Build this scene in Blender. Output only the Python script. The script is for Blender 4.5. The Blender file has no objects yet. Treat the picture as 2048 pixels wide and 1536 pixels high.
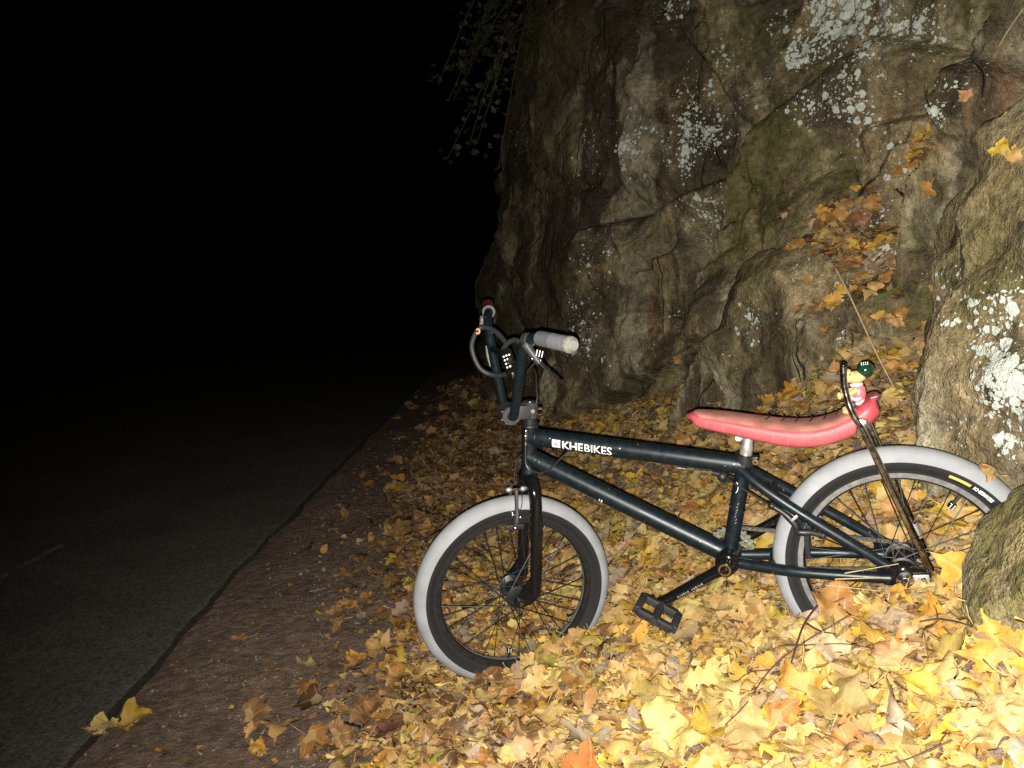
import bpy, bmesh, math, random
import numpy as np
from mathutils import Vector, Matrix

random.seed(7)
rng = np.random.default_rng(7)
SC = bpy.context.scene
COL = SC.collection
R_ = math.radians

# ------------------------------------------------------------------ camera, sky, flash, exposure
CAM_H = 1.12
cam_data = bpy.data.cameras.new('camera')
cam = bpy.data.objects.new('camera', cam_data)
COL.objects.link(cam)
cam.location = (0, 0, CAM_H)
cam.rotation_euler = (R_(90 - 7), 0, 0)
cam_data.sensor_width = 36.0
cam_data.lens = 36.0 * 1530.0 / 2048.0
cam_data.clip_start = 0.02
cam_data.clip_end = 400
SC.camera = cam

world = bpy.data.worlds.new('World')
SC.world = world
world.use_nodes = True
wn = world.node_tree
sky_n = wn.nodes.new('ShaderNodeTexSky')
sky_n.sky_type = 'NISHITA'
sky_n.sun_disc = False
sky_n.sun_elevation = R_(-6.0)
sky_n.sun_rotation = R_(200.0)
bg = wn.nodes['Background']
bg.inputs['Strength'].default_value = 0.012
wn.links.new(sky_n.outputs[0], bg.inputs['Color'])

# the photographer's phone flash: the only lamp in this night picture
fl = bpy.data.lights.new('camera_flash', 'SPOT')
fl.energy = 312.0
fl.spot_size = R_(136)
fl.spot_blend = 1.0
fl.shadow_soft_size = 0.003
fl.color = (1.0, 0.95, 0.86)
flash = bpy.data.objects.new('camera_flash', fl)
COL.objects.link(flash)
flash.location = (-0.003, 0.0, CAM_H - 0.013)
_d = Vector((0.40, 1.0, -0.24))
flash.rotation_euler = _d.to_track_quat('-Z', 'Y').to_euler()

SC.view_settings.view_transform = 'Standard'
SC.view_settings.look = 'None'
SC.view_settings.gamma = 1.0
SC.view_settings.exposure = 0.0
SC.view_settings.use_curve_mapping = False
SC.render.engine = 'CYCLES'
SC.cycles.max_bounces = 4
SC.cycles.diffuse_bounces = 2
SC.cycles.glossy_bounces = 2
SC.cycles.use_denoising = False
SC.cycles.use_adaptive_sampling = True
SC.cycles.adaptive_threshold = 0.025
SC.cycles.sample_clamp_indirect = 4.0

# ------------------------------------------------------------------ numpy noise
_perm = np.random.default_rng(3).permutation(256)
_perm = np.concatenate([_perm, _perm])
_gr = np.random.default_rng(4).normal(size=(256, 3))
_gr /= np.linalg.norm(_gr, axis=1)[:, None]

def perlin(P):
    P = np.asarray(P, float)
    I = np.floor(P).astype(int)
    F = P - I
    U = F * F * F * (F * (F * 6 - 15) + 10)
    out = np.zeros(len(P))
    for dx in (0, 1):
        for dy in (0, 1):
            for dz in (0, 1):
                h = _perm[(_perm[(_perm[(I[:, 0] + dx) & 255] + I[:, 1] + dy) & 255] + I[:, 2] + dz) & 255]
                g = _gr[h]
                v = g[:, 0] * (F[:, 0] - dx) + g[:, 1] * (F[:, 1] - dy) + g[:, 2] * (F[:, 2] - dz)
                w = (U[:, 0] if dx else 1 - U[:, 0]) * (U[:, 1] if dy else 1 - U[:, 1]) * (U[:, 2] if dz else 1 - U[:, 2])
                out += w * v
    return out * 1.5

def fbm(P, oct=4, gain=0.5):
    P = np.asarray(P, float)
    a, s = 1.0, np.zeros(len(P))
    for i in range(oct):
        s += a * perlin(P + 17.3 * i)
        P = P * 2.03
        a *= gain
    return s

def cells(P2, seed, tilt=1.0):
    """facets: nearest jittered 2-D cell gives an offset and a tilt; returns value and F2-F1"""
    P2 = np.asarray(P2, float)
    I = np.floor(P2).astype(int)
    best = np.full(len(P2), 1e9); second = best.copy(); val = np.zeros(len(P2))
    r = np.random.default_rng(seed)
    J = r.random((64, 64, 2)) * 0.9 + 0.05
    O = r.uniform(-1, 1, (64, 64)); T = r.uniform(-1, 1, (64, 64, 2)) * tilt
    for dx in (-1, 0, 1):
        for dy in (-1, 0, 1):
            a = (I[:, 0] + dx) % 64; b = (I[:, 1] + dy) % 64
            cx = I[:, 0] + dx + J[a, b, 0]; cy = I[:, 1] + dy + J[a, b, 1]
            ux, uy = P2[:, 0] - cx, P2[:, 1] - cy
            d = np.sqrt(ux * ux + uy * uy)
            v = O[a, b] + T[a, b, 0] * ux + T[a, b, 1] * uy
            m = d < best
            second = np.where(m, best, np.minimum(second, d))
            val = np.where(m, v, val)
            best = np.where(m, d, best)
    return val, second - best

def facets(P2, seed, tilt=1.0):
    """continuous broken planes: the highest of the neighbouring tilted planes wins, so faces are flat and edges sharp"""
    P2 = np.asarray(P2, float); I = np.floor(P2).astype(int)
    r = np.random.default_rng(seed)
    J = r.random((64, 64, 2)); O = r.uniform(-1, 1, (64, 64)); T = r.uniform(-1, 1, (64, 64, 2)) * tilt
    out = np.full(len(P2), -9e9); tone = np.zeros(len(P2)); K = r.uniform(-1, 1, (64, 64))
    for dx in (-1, 0, 1):
        for dy in (-1, 0, 1):
            a = (I[:, 0] + dx) % 64; b = (I[:, 1] + dy) % 64
            ux = P2[:, 0] - (I[:, 0] + dx + J[a, b, 0]); uy = P2[:, 1] - (I[:, 1] + dy + J[a, b, 1])
            d = np.sqrt(ux * ux + uy * uy)
            q = 0.6 * O[a, b] + T[a, b, 0] * ux + T[a, b, 1] * uy - 3.0 * np.maximum(d - 0.75, 0)
            tone = np.where(q > out, K[a, b], tone); out = np.maximum(out, q)
    return out, tone

# ------------------------------------------------------------------ materials
def mat(name, col, rough=0.6, metal=0.0, spec=0.5, coat=0.0, var=0.0, vscale=30.0, bump=0.0, bscale=80.0):
    m = bpy.data.materials.new(name)
    m.use_nodes = True
    nt = m.node_tree
    b = nt.nodes['Principled BSDF']
    b.inputs['Base Color'].default_value = (*col, 1)
    b.inputs['Roughness'].default_value = rough
    b.inputs['Metallic'].default_value = metal
    b.inputs['Specular IOR Level'].default_value = spec
    b.inputs['Coat Weight'].default_value = coat
    b.inputs['Coat Roughness'].default_value = 0.1
    if var or bump:
        tc = nt.nodes.new('ShaderNodeTexCoord')
        if var:
            n = nt.nodes.new('ShaderNodeTexNoise'); n.inputs['Scale'].default_value = vscale; n.inputs['Detail'].default_value = 5
            nt.links.new(tc.outputs['Object'], n.inputs['Vector'])
            cr = nt.nodes.new('ShaderNodeValToRGB')
            cr.color_ramp.elements[0].position = 0.3; cr.color_ramp.elements[1].position = 0.72
            lo = [max(0, c * (1 - var)) for c in col]; hi = [min(1, c * (1 + var)) for c in col]
            cr.color_ramp.elements[0].color = (*lo, 1); cr.color_ramp.elements[1].color = (*hi, 1)
            nt.links.new(n.outputs['Fac'], cr.inputs['Fac']); nt.links.new(cr.outputs['Color'], b.inputs['Base Color'])
            rr = nt.nodes.new('ShaderNodeMapRange'); rr.inputs['To Min'].default_value = max(0.03, rough - 0.12); rr.inputs['To Max'].default_value = min(1, rough + 0.15)
            nt.links.new(n.outputs['Fac'], rr.inputs['Value']); nt.links.new(rr.outputs['Result'], b.inputs['Roughness'])
        if bump:
            n2 = nt.nodes.new('ShaderNodeTexNoise'); n2.inputs['Scale'].default_value = bscale; n2.inputs['Detail'].default_value = 4
            nt.links.new(tc.outputs['Object'], n2.inputs['Vector'])
            bp = nt.nodes.new('ShaderNodeBump'); bp.inputs['Strength'].default_value = bump; bp.inputs['Distance'].default_value = 0.004
            nt.links.new(n2.outputs['Fac'], bp.inputs['Height']); nt.links.new(bp.outputs['Normal'], b.inputs['Normal'])
    return m

class NT:
    """small helper for node graphs"""
    def __init__(s, name):
        s.m = bpy.data.materials.new(name); s.m.use_nodes = True
        s.nt = s.m.node_tree; s.b = s.nt.nodes['Principled BSDF']
        s.tc = s.nt.nodes.new('ShaderNodeTexCoord')
    def n(s, t, **kw):
        x = s.nt.nodes.new(t)
        for k, v in kw.items():
            if k in ('operation', 'blend_type', 'data_type', 'feature', 'distance', 'attribute_name', 'noise_dimensions', 'use_clamp'):
                setattr(x, k, v)
            else:
                x.inputs[k.replace('_', ' ')].default_value = v
        return x
    def l(s, a, b): s.nt.links.new(a, b)
    def noise(s, scale, detail=4, rough=0.5, vec=None, dist=0.0):
        x = s.n('ShaderNodeTexNoise'); x.inputs['Scale'].default_value = scale; x.inputs['Detail'].default_value = detail
        x.inputs['Roughness'].default_value = rough; x.inputs['Distortion'].default_value = dist
        s.l(vec or s.tc.outputs['Object'], x.inputs['Vector']); return x.outputs['Fac']
    def ramp(s, fac, stops):
        x = s.n('ShaderNodeValToRGB'); e = x.color_ramp.elements
        while len(e) < len(stops): e.new(0.5)
        for el, (p, c) in zip(e, stops):
            el.position = p; el.color = (*c, 1) if not np.isscalar(c) else (c, c, c, 1)
        s.l(fac, x.inputs['Fac']); return x.outputs['Color']
    def mix(s, fac, a, b, mode='MIX'):
        x = s.n('ShaderNodeMix', data_type='RGBA', blend_type=mode)
        if np.isscalar(fac): x.inputs[0].default_value = fac
        else: s.l(fac, x.inputs[0])
        for i, v in ((6, a), (7, b)):
            if isinstance(v, tuple): x.inputs[i].default_value = (*v, 1)
            else: s.l(v, x.inputs[i])
        return x.outputs[2]
    def math(s, op, a, b=None, clamp=False):
        x = s.n('ShaderNodeMath', operation=op, use_clamp=clamp)
        for i, v in ((0, a), (1, b)):
            if v is None: continue
            if np.isscalar(v): x.inputs[i].default_value = v
            else: s.l(v, x.inputs[i])
        return x.outputs[0]
    def attr(s, name):
        x = s.n('ShaderNodeAttribute', attribute_name=name); return x
    def bump(s, h, strength, dist):
        x = s.n('ShaderNodeBump'); x.inputs['Strength'].default_value = strength; x.inputs['Distance'].default_value = dist
        s.l(h, x.inputs['Height']); s.l(x.outputs['Normal'], s.b.inputs['Normal'])

# ------------------------------------------------------------------ mesh helpers
def link(o, parent=None):
    COL.objects.link(o)
    if parent is not None: o.parent = parent
    return o

def tag(o, label=None, category=None, group=None, kind=None):
    if label: o['label'] = label
    if category: o['category'] = category
    if group: o['group'] = group
    if kind: o['kind'] = kind
    return o

def mesh_obj(name, V, Fc, m, parent=None, smooth=True, loc=None):
    me = bpy.data.meshes.new(name)
    me.from_pydata([tuple(v) for v in V], [], [tuple(f) for f in Fc])
    if smooth: me.polygons.foreach_set('use_smooth', [True] * len(me.polygons))
    if m is not None: me.materials.append(m)
    me.update()
    o = bpy.data.objects.new(name, me)
    if loc is not None: o.location = loc
    return link(o, parent)

def empty(name, loc=(0, 0, 0), parent=None):
    o = bpy.data.objects.new(name, None); o.location = loc; o.empty_display_size = 0.05
    return link(o, parent)

class MB:
    def __init__(s): s.V = []; s.F = []
    def add(s, V, F):
        k = len(s.V); s.V += [tuple(map(float, v)) for v in V]; s.F += [tuple(k + i for i in f) for f in F]; return s
    def tube(s, pts, r, seg=14, cap=True, flat=1.0):
        P = np.array(pts, float); n = len(P)
        rr = np.full(n, r, float) if np.isscalar(r) else np.array(r, float)
        T = np.gradient(P, axis=0); T /= np.linalg.norm(T, axis=1)[:, None] + 1e-12
        a = np.array([0, 0, 1.0]) if abs(T[0][2]) < 0.9 else np.array([0, 1.0, 0])
        u = np.cross(T[0], a); u /= np.linalg.norm(u)
        V = []
        for i in range(n):
            u = u - T[i] * (u @ T[i]); u /= np.linalg.norm(u); w = np.cross(T[i], u)
            for k in range(seg):
                an = 2 * math.pi * k / seg
                V.append(P[i] + rr[i] * (math.cos(an) * u + math.sin(an) * w * flat))
        F = [(i * seg + k, i * seg + (k + 1) % seg, (i + 1) * seg + (k + 1) % seg, (i + 1) * seg + k) for i in range(n - 1) for k in range(seg)]
        if cap:
            F.append(tuple(range(seg - 1, -1, -1))); F.append(tuple((n - 1) * seg + k for k in range(seg)))
        return s.add(V, F)
    def lathe(s, prof, c, axis, seg=32, ref=None, closed=False, a0=0, a1=2 * math.pi):
        """prof: (distance from axis, along axis)"""
        ax = np.array(axis, float); ax /= np.linalg.norm(ax)
        ref = np.array([1.0, 0, 0]) if ref is None else np.array(ref, float)
        if abs(ref @ ax) > 0.95: ref = np.array([0, 0, 1.0])
        u = ref - ax * (ref @ ax); u /= np.linalg.norm(u); w = np.cross(ax, u); c = np.array(c, float)
        full = abs(a1 - a0 - 2 * math.pi) < 1e-6
        ns = seg if full else seg + 1
        V = []
        for k in range(ns):
            an = a0 + (a1 - a0) * k / seg
            e = math.cos(an) * u + math.sin(an) * w
            for (r, h) in prof: V.append(c + e * r + ax * h)
        m = len(prof); F = []
        for k in range(seg):
            k2 = (k + 1) % ns
            for j in range(m if closed else m - 1):
                j2 = (j + 1) % m
                F.append((k * m + j, k * m + j2, k2 * m + j2, k2 * m + j))
        return s.add(V, F)
    def disc_solid(s, c, axis, r, h, seg=20, bev=0.15):
        b = min(r, h) * bev
        return s.lathe([(0, -h / 2), (r - b, -h / 2), (r, -h / 2 + b), (r, h / 2 - b), (r - b, h / 2), (0, h / 2)], c, axis, seg)
    def box(s, c, size, M=None, bev=0.0):
        c = np.array(c, float); h = np.array(size, float) / 2
        M = np.eye(3) if M is None else np.array(M, float)
        bm = bmesh.new(); bmesh.ops.create_cube(bm, size=1.0)
        for v in bm.verts: v.co = Vector((v.co.x * size[0], v.co.y * size[1], v.co.z * size[2]))
        if bev: bmesh.ops.bevel(bm, geom=list(bm.edges), offset=bev, segments=2, profile=0.5, affect='EDGES')
        bm.verts.ensure_lookup_table(); bm.verts.index_update()
        V = [c + M @ np.array(v.co) for v in bm.verts]; F = [tuple(v.index for v in f.verts) for f in bm.faces]
        bm.free(); return s.add(V, F)
    def ball(s, c, r, M=None, seg=14, rings=9):
        c = np.array(c, float); rad = np.array([r, r, r]) if np.isscalar(r) else np.array(r, float)
        M = np.eye(3) if M is None else np.array(M, float)
        V = [c + M @ (rad * np.array([0, 0, 1]))]
        for i in range(1, rings):
            t = math.pi * i / rings
            for k in range(seg):
                a = 2 * math.pi * k / seg
                V.append(c + M @ (rad * np.array([math.sin(t) * math.cos(a), math.sin(t) * math.sin(a), math.cos(t)])))
        V.append(c + M @ (rad * np.array([0, 0, -1]))); F = []
        for k in range(seg): F.append((0, 1 + k, 1 + (k + 1) % seg))
        for i in range(rings - 2):
            for k in range(seg):
                a = 1 + i * seg + k; b = 1 + i * seg + (k + 1) % seg
                F.append((a, a + seg, b + seg, b))
        e = len(V) - 1; q = 1 + (rings - 2) * seg
        for k in range(seg): F.append((e, q + (k + 1) % seg, q + k))
        return s.add(V, F)
    def build(s, name, m, parent=None, smooth=True, loc=None, auto=True):
        o = mesh_obj(name, s.V, s.F, m, parent, smooth, loc)
        if smooth and auto:
            try:
                o.data.set_sharp_from_angle(angle=R_(42))
            except Exception: pass
        return o

def smooth_path(pts, n=40):
    P = np.array(pts, float); Q = np.vstack([2 * P[0] - P[1], P, 2 * P[-1] - P[-2]]); out = []
    m = len(P) - 1
    for i in range(n + 1):
        t = i / n * m; k = min(int(t), m - 1); t -= k
        a, b, c, d = Q[k], Q[k + 1], Q[k + 2], Q[k + 3]
        out.append(0.5 * ((2 * b) + (-a + c) * t + (2 * a - 5 * b + 4 * c - d) * t * t + (-a + 3 * b - 3 * c + d) * t ** 3))
    return np.array(out)

# ------------------------------------------------------------------ terrain
ROADX = -1.07
PX = np.array([-60, -1.2, -0.95, -0.62, -0.3, 0.0, 0.3, 0.6, 0.8, 1.1, 1.5, 2.2, 60.0])
PZ = np.array([-0.03, -0.03, 0.004, 0.02, 0.07, 0.115, 0.225, 0.335, 0.425, 0.60, 0.85, 1.2, 6.0])
WALL = smooth_path([(1.80, -1.2), (1.66, -0.2), (1.58, 0.6), (1.50, 1.3), (1.46, 1.9), (1.36, 2.4), (1.16, 2.9), (0.92, 3.4), (0.60, 4.05), (0.29, 5.0), (0.11, 6.2), (-0.04, 7.6), (0.06, 8.4), (0.55, 9.2), (1.4, 9.7)], 700)
_w_seg = np.linalg.norm(np.diff(WALL, axis=0), axis=1)
WS = np.concatenate([[0], np.cumsum(_w_seg)])

def wall_dist(x, y):
    out = np.full(len(x), 9e9)
    for i in range(0, len(WALL), 6):
        out = np.minimum(out, np.hypot(x - WALL[i, 0], y - WALL[i, 1]))
    return out

def ground_z(x, y, detail=True):
    x = np.atleast_1d(np.asarray(x, float)); y = np.atleast_1d(np.asarray(y, float))
    z = np.interp(x, PX, PZ)
    # leaf drift against the foot of the rock
    d = wall_dist(x, y)
    far = np.clip((y - 2.0) / 1.2, 0, 1)
    z = z + 0.17 * np.exp(-(d / 0.42) ** 2) * far * np.clip((x + 0.9) / 0.4, 0, 1)
    # hollow pocket of leaves climbing between the boulders
    z = z + 0.29 * np.exp(-((x - 1.12) / 0.22) ** 2 - ((y - 2.42) / 0.48) ** 2)
    # pile pushed up in front of the rear wheel
    z = z + 0.055 * np.exp(-((x - 0.74) / 0.16) ** 2 - ((y - 1.40) / 0.13) ** 2)
    z = z + 0.15 * np.exp(-((x - 0.83) / 0.19) ** 2 - ((y - 1.14) / 0.19) ** 2)
    z = z + 0.045 * np.exp(-((x - 0.17) / 0.13) ** 2 - ((y - 1.78) / 0.10) ** 2)
    if detail:
        w = np.clip((x + 0.8) / 0.5, 0.12, 1) * np.clip((x - ROADX) / 0.1, 0, 1)
        P = np.stack([x, y, np.zeros_like(x)], 1)
        z = z + w * (0.035 * fbm(P * 1.6, 3) + 0.014 * perlin(P * 6.5))
    return z

_GX = np.arange(-1.4, 2.2, 0.02); _GY = np.arange(0.2, 9.4, 0.02); _GZ = None
def gz(x, y):
    """height of the ground at one point, read from a fine table"""
    global _GZ
    if _GZ is None:
        X, Y = np.meshgrid(_GX, _GY); _GZ = ground_z(X.ravel(), Y.ravel()).reshape(X.shape)
    u = min(max((x + 1.4) / 0.02, 0), len(_GX) - 1.001); v = min(max((y - 0.2) / 0.02, 0), len(_GY) - 1.001)
    i, j = int(u), int(v); a, b = u - i, v - j
    return float((_GZ[j, i] * (1 - a) + _GZ[j, i + 1] * a) * (1 - b) + (_GZ[j + 1, i] * (1 - a) + _GZ[j + 1, i + 1] * a) * b)

def axis_grid(segs):
    out = [segs[0][0]]
    for a, b, st in segs:
        n = max(1, int(round((b - a) / st))); out += list(np.linspace(a, b, n + 1)[1:])
    return np.array(out)

def grid_mesh(name, gx, gy, zf, m, kind=None):
    X, Y = np.meshgrid(gx, gy); x = X.ravel(); y = Y.ravel(); z = zf(x, y)
    nx, ny = len(gx), len(gy)
    i = np.arange(nx * ny).reshape(ny, nx)
    F = np.stack([i[:-1, :-1], i[:-1, 1:], i[1:, 1:], i[1:, :-1]], -1).reshape(-1, 4)
    me = bpy.data.meshes.new(name)
    me.from_pydata(np.stack([x, y, z], 1).tolist(), [], F.tolist())
    me.polygons.foreach_set('use_smooth', [True] * len(me.polygons)); me.materials.append(m)
    o = bpy.data.objects.new(name, me); link(o)
    if kind: o['kind'] = kind
    return o

# soil
s = NT('soil')
n1 = s.noise(3.0, 6, 0.6); n2 = s.noise(140, 5, 0.7); n3 = s.noise(28, 6, 0.65)
c = s.ramp(n3, [(0.3, (0.18, 0.132, 0.10)), (0.55, (0.38, 0.285, 0.22)), (0.75, (0.56, 0.43, 0.34))])
c2 = s.ramp(n1, [(0.35, (0.65, 0.62, 0.62)), (0.7, (1.1, 1.0, 0.95))])
c = s.mix(1.0, c, c2, 'MULTIPLY')
grit = s.ramp(n2, [(0.62, 0.0), (0.74, 1.0)])
c = s.mix(s.math('MULTIPLY', grit, 0.55), c, (0.60, 0.49, 0.40))
s.l(c, s.b.inputs['Base Color']); s.b.inputs['Roughness'].default_value = 0.95; s.b.inputs['Specular IOR Level'].default_value = 0.2
s.bump(s.math('ADD', n2, s.math('MULTIPLY', n3, 2.0)), 0.8, 0.02)
M_SOIL = s.m

gx = axis_grid([(-40, -4, 4.0), (-4, -1.3, 0.3), (-1.3, -1.02, 0.02), (-1.02, 1.9, 0.03), (1.9, 4, 0.3), (4, 40, 4.0)])
gy = axis_grid([(-6, 0.4, 0.4), (0.4, 3.2, 0.03), (3.2, 8, 0.05), (8, 12, 0.5), (12, 80, 6)])
ground = grid_mesh('ground', gx, gy, ground_z, M_SOIL, 'structure')
tag(ground, 'brown soil verge and bank beneath the fallen leaves', 'ground')

# road
s = NT('asphalt')
v = s.n('ShaderNodeTexVoronoi'); v.inputs['Scale'].default_value = 120; s.l(s.tc.outputs['Object'], v.inputs['Vector'])
n1 = s.noise(2.2, 6, 0.6); n2 = s.noise(220, 4, 0.6); n3 = s.noise(14, 5, 0.6)
c = s.ramp(v.outputs['Color'], [(0.1, (0.066, 0.066, 0.053)), (0.9, (0.165, 0.16, 0.132))])
c = s.mix(1.0, c, s.ramp(n1, [(0.3, (0.75, 0.75, 0.75)), (0.7, (1.15, 1.13, 1.08))]), 'MULTIPLY')
c = s.mix(1.0, c, s.ramp(n3, [(0.3, (0.88, 0.88, 0.88)), (0.7, (1.08, 1.08, 1.06))]), 'MULTIPLY')
s.l(c, s.b.inputs['Base Color']); s.b.inputs['Roughness'].default_value = 0.9; s.b.inputs['Specular IOR Level'].default_value = 0.25
s.bump(s.math('ADD', v.outputs['Distance'], n2), 0.5, 0.004)
M_ROAD = s.m

def road_edge(y):
    y = np.asarray(y, float)
    P = np.stack([y * 0, y, y * 0], 1)
    return ROADX + 0.035 * np.clip((2.0 - y) / 0.8, -1.2, 1.2) * -1 * -1 + 0.026 * perlin(P * 2.3) + 0.010 * perlin(P * 9.0) + 0.004 * perlin(P * 24.0)
ry = axis_grid([(-6, 0.6, 0.6), (0.6, 6, 0.04), (6, 12, 0.3), (12, 80, 6)])
re = road_edge(ry)
V = []; F = []
cols = [-6.5, -4.0, -2.4, -1.6]
for k, (yy, xe) in enumerate(zip(ry, re)):
    for xc in cols: V.append((xc, yy, 0.0 + 0.012 * (1 - ((xc + 3.8) / 2.8) ** 2)))
    V += [(xe - 0.03, yy, 0.001), (xe, yy, -0.006), (xe + 0.008, yy, -0.05)]
m = len(cols) + 3
for k in range(len(ry) - 1):
    for j in range(m - 1):
        F.append((k * m + j, k * m + j + 1, (k + 1) * m + j + 1, (k + 1) * m + j))
road = mesh_obj('road', V, F, M_ROAD)
tag(road, 'dark grey asphalt road beside the leaf covered verge', 'road', kind='structure')

# dark brown strip in the joint along the asphalt edge
M_JOINT = mat('dark_joint', (0.035, 0.027, 0.019), 0.95, var=0.4, vscale=60, bump=0.6, bscale=150)
V = []; F = []
for k, (yy, xe) in enumerate(zip(ry, re)):
    wd = max(0.004, 0.015 + 0.014 * float(perlin(np.array([[0.3, yy * 2.6, 0.7]]))[0]) + 0.008 * float(perlin(np.array([[0.3, yy * 11.0, 5.7]]))[0]))
    V += [(xe - 0.004, yy, -0.0015), (xe + wd * 0.5, yy, -0.0045), (xe + wd * 1.15, yy, gz(xe + wd * 1.15, yy) + 0.003)]
for k in range(len(ry) - 1):
    for j in range(2): F.append((k * 3 + j, k * 3 + j + 1, (k + 1) * 3 + j + 1, (k + 1) * 3 + j))
joint = mesh_obj('road_joint', V, F, M_JOINT)
tag(joint, 'dark joint running along the edge of the asphalt', 'road edge', kind='structure')

# worn painted line
M_LINE = mat('worn_paint', (0.17, 0.17, 0.14), 0.9, var=0.6, vscale=20)
line = mesh_obj('road_marking', [(-2.01, 2.5, 0.0135), (-1.98, 2.5, 0.0135), (-1.955, 3.25, 0.0135), (-1.985, 3.25, 0.0135)], [(0, 1, 2, 3)], M_LINE, smooth=False)
tag(line, 'faint worn pale line painted along the asphalt', 'road marking', kind='structure')

# ------------------------------------------------------------------ rock
def rock_material():
    s = NT('rock')
    O = s.tc.outputs['Object']
    mp = s.n('ShaderNodeMapping'); mp.inputs['Scale'].default_value = (1.0, 1.0, 0.62); mp.inputs['Rotation'].default_value = (0.12, 0.22, 0.0)
    s.l(O, mp.inputs['Vector']); S = mp.outputs['Vector']
    big = s.noise(1.9, 3, 0.6, S, 0.6); mid = s.noise(6.0, 4, 0.62, S, 0.5); fine = s.noise(40, 4, 0.7); grain = s.noise(210, 2, 0.6)
    base = s.ramp(mid, [(0.28, (0.10, 0.078, 0.050)), (0.42, (0.22, 0.178, 0.115)), (0.55, (0.33, 0.275, 0.18)), (0.68, (0.44, 0.38, 0.27)), (0.8, (0.56, 0.51, 0.41))])
    grey = s.ramp(mid, [(0.3, (0.20, 0.19, 0.155)), (0.5, (0.33, 0.315, 0.265)), (0.7, (0.52, 0.50, 0.44))])
    base = s.mix(s.ramp(big, [(0.50, 0.0), (0.60, 0.75)]), base, grey)
    rust = s.noise(3.1, 4, 0.6, S, 0.8)
    base = s.mix(s.ramp(rust, [(0.57, 0.0), (0.66, 0.7)]), base, (0.31, 0.165, 0.085))
    # dark weathering streaks, plus flash falloff painted in through the dark attribute
    mp2 = s.n('ShaderNodeMapping'); mp2.inputs['Scale'].default_value = (1.0, 1.0, 0.36); mp2.inputs['Rotation'].default_value = (0.15, 0.28, 0.0)
    s.l(O, mp2.inputs['Vector'])
    dk = s.noise(4.2, 5, 0.64, mp2.outputs['Vector'], 0.7)
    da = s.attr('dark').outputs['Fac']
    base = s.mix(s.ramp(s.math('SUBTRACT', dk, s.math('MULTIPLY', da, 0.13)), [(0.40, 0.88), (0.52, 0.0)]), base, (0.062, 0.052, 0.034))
    pl = s.noise(5.0, 4, 0.66, mp2.outputs['Vector'], 0.3)
    base = s.mix(s.ramp(pl, [(0.60, 0.0), (0.70, 0.6)]), base, (0.60, 0.56, 0.47))
    base = s.mix(1.0, base, s.ramp(fine, [(0.28, (0.42, 0.41, 0.40)), (0.72, (1.42, 1.40, 1.34))]), 'MULTIPLY')
    base = s.mix(1.0, base, s.ramp(grain, [(0.3, (0.66, 0.66, 0.66)), (0.7, (1.28, 1.28, 1.26))]), 'MULTIPLY')
    base = s.mix(1.0, base, s.ramp(s.math('ADD', s.math('MULTIPLY', s.attr('tone').outputs['Fac'], 0.5), 0.5), [(0.1, (0.62, 0.61, 0.60)), (0.5, (1.0, 0.98, 0.96)), (0.9, (1.38, 1.36, 1.32))]), 'MULTIPLY')
    base = s.mix(1.0, base, (1.05, 1.02, 0.88), 'MULTIPLY')
    # thin dirt-filled cracks that run down the face
    wq = s.n('ShaderNodeTexNoise'); wq.inputs['Scale'].default_value = 2.2; wq.inputs['Detail'].default_value = 3; s.l(O, wq.inputs['Vector'])
    wsc = s.n('ShaderNodeVectorMath', operation='SCALE'); wsc.inputs['Scale'].default_value = 0.22; s.l(wq.outputs['Color'], wsc.inputs[0])
    mp3 = s.n('ShaderNodeMapping'); mp3.inputs['Scale'].default_value = (1.0, 1.0, 0.42); mp3.inputs['Rotation'].default_value = (0.2, 0.42, 0.0); s.l(O, mp3.inputs['Vector'])
    wad = s.n('ShaderNodeVectorMath', operation='ADD'); s.l(mp3.outputs['Vector'], wad.inputs[0]); s.l(wsc.outputs[0], wad.inputs[1])
    cv = s.n('ShaderNodeTexVoronoi', feature='DISTANCE_TO_EDGE'); cv.inputs['Scale'].default_value = 2.3; s.l(wad.outputs[0], cv.inputs['Vector'])
    crk = s.ramp(cv.outputs['Distance'], [(0.002, 1.0), (0.013, 0.0)])
    crk = s.math('MULTIPLY', crk, s.ramp(s.noise(3.3, 2, 0.5), [(0.48, 0.0), (0.58, 1.0)]))
    base = s.mix(s.math('MULTIPLY', crk, 0.6), base, (0.045, 0.038, 0.026))
    # moss
    mo = s.attr('moss').outputs['Fac']
    mn = s.noise(7, 6, 0.74, S)
    mm = s.ramp(s.math('ADD', mo, s.math('MULTIPLY', s.math('SUBTRACT', mn, 0.5), 2.6)), [(0.35, 0.0), (0.85, 1.0)])
    mcol = s.ramp(fine, [(0.3, (0.040, 0.038, 0.009)), (0.7, (0.135, 0.125, 0.032))])
    base = s.mix(s.math('MULTIPLY', mm, 0.82), base, mcol)
    # pale green-white crustose lichen: clustered round spots of several sizes
    li = s.attr('lichen').outputs['Fac']
    wv = s.n('ShaderNodeVectorMath', operation='ADD')
    nv = s.n('ShaderNodeTexNoise'); nv.inputs['Scale'].default_value = 60; s.l(O, nv.inputs['Vector'])
    sc_ = s.n('ShaderNodeVectorMath', operation='SCALE'); sc_.inputs['Scale'].default_value = 0.014; s.l(nv.outputs['Color'], sc_.inputs[0])
    s.l(O, wv.inputs[0]); s.l(sc_.outputs[0], wv.inputs[1])
    tot = None
    clump = s.noise(13, 4, 0.6)
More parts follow.
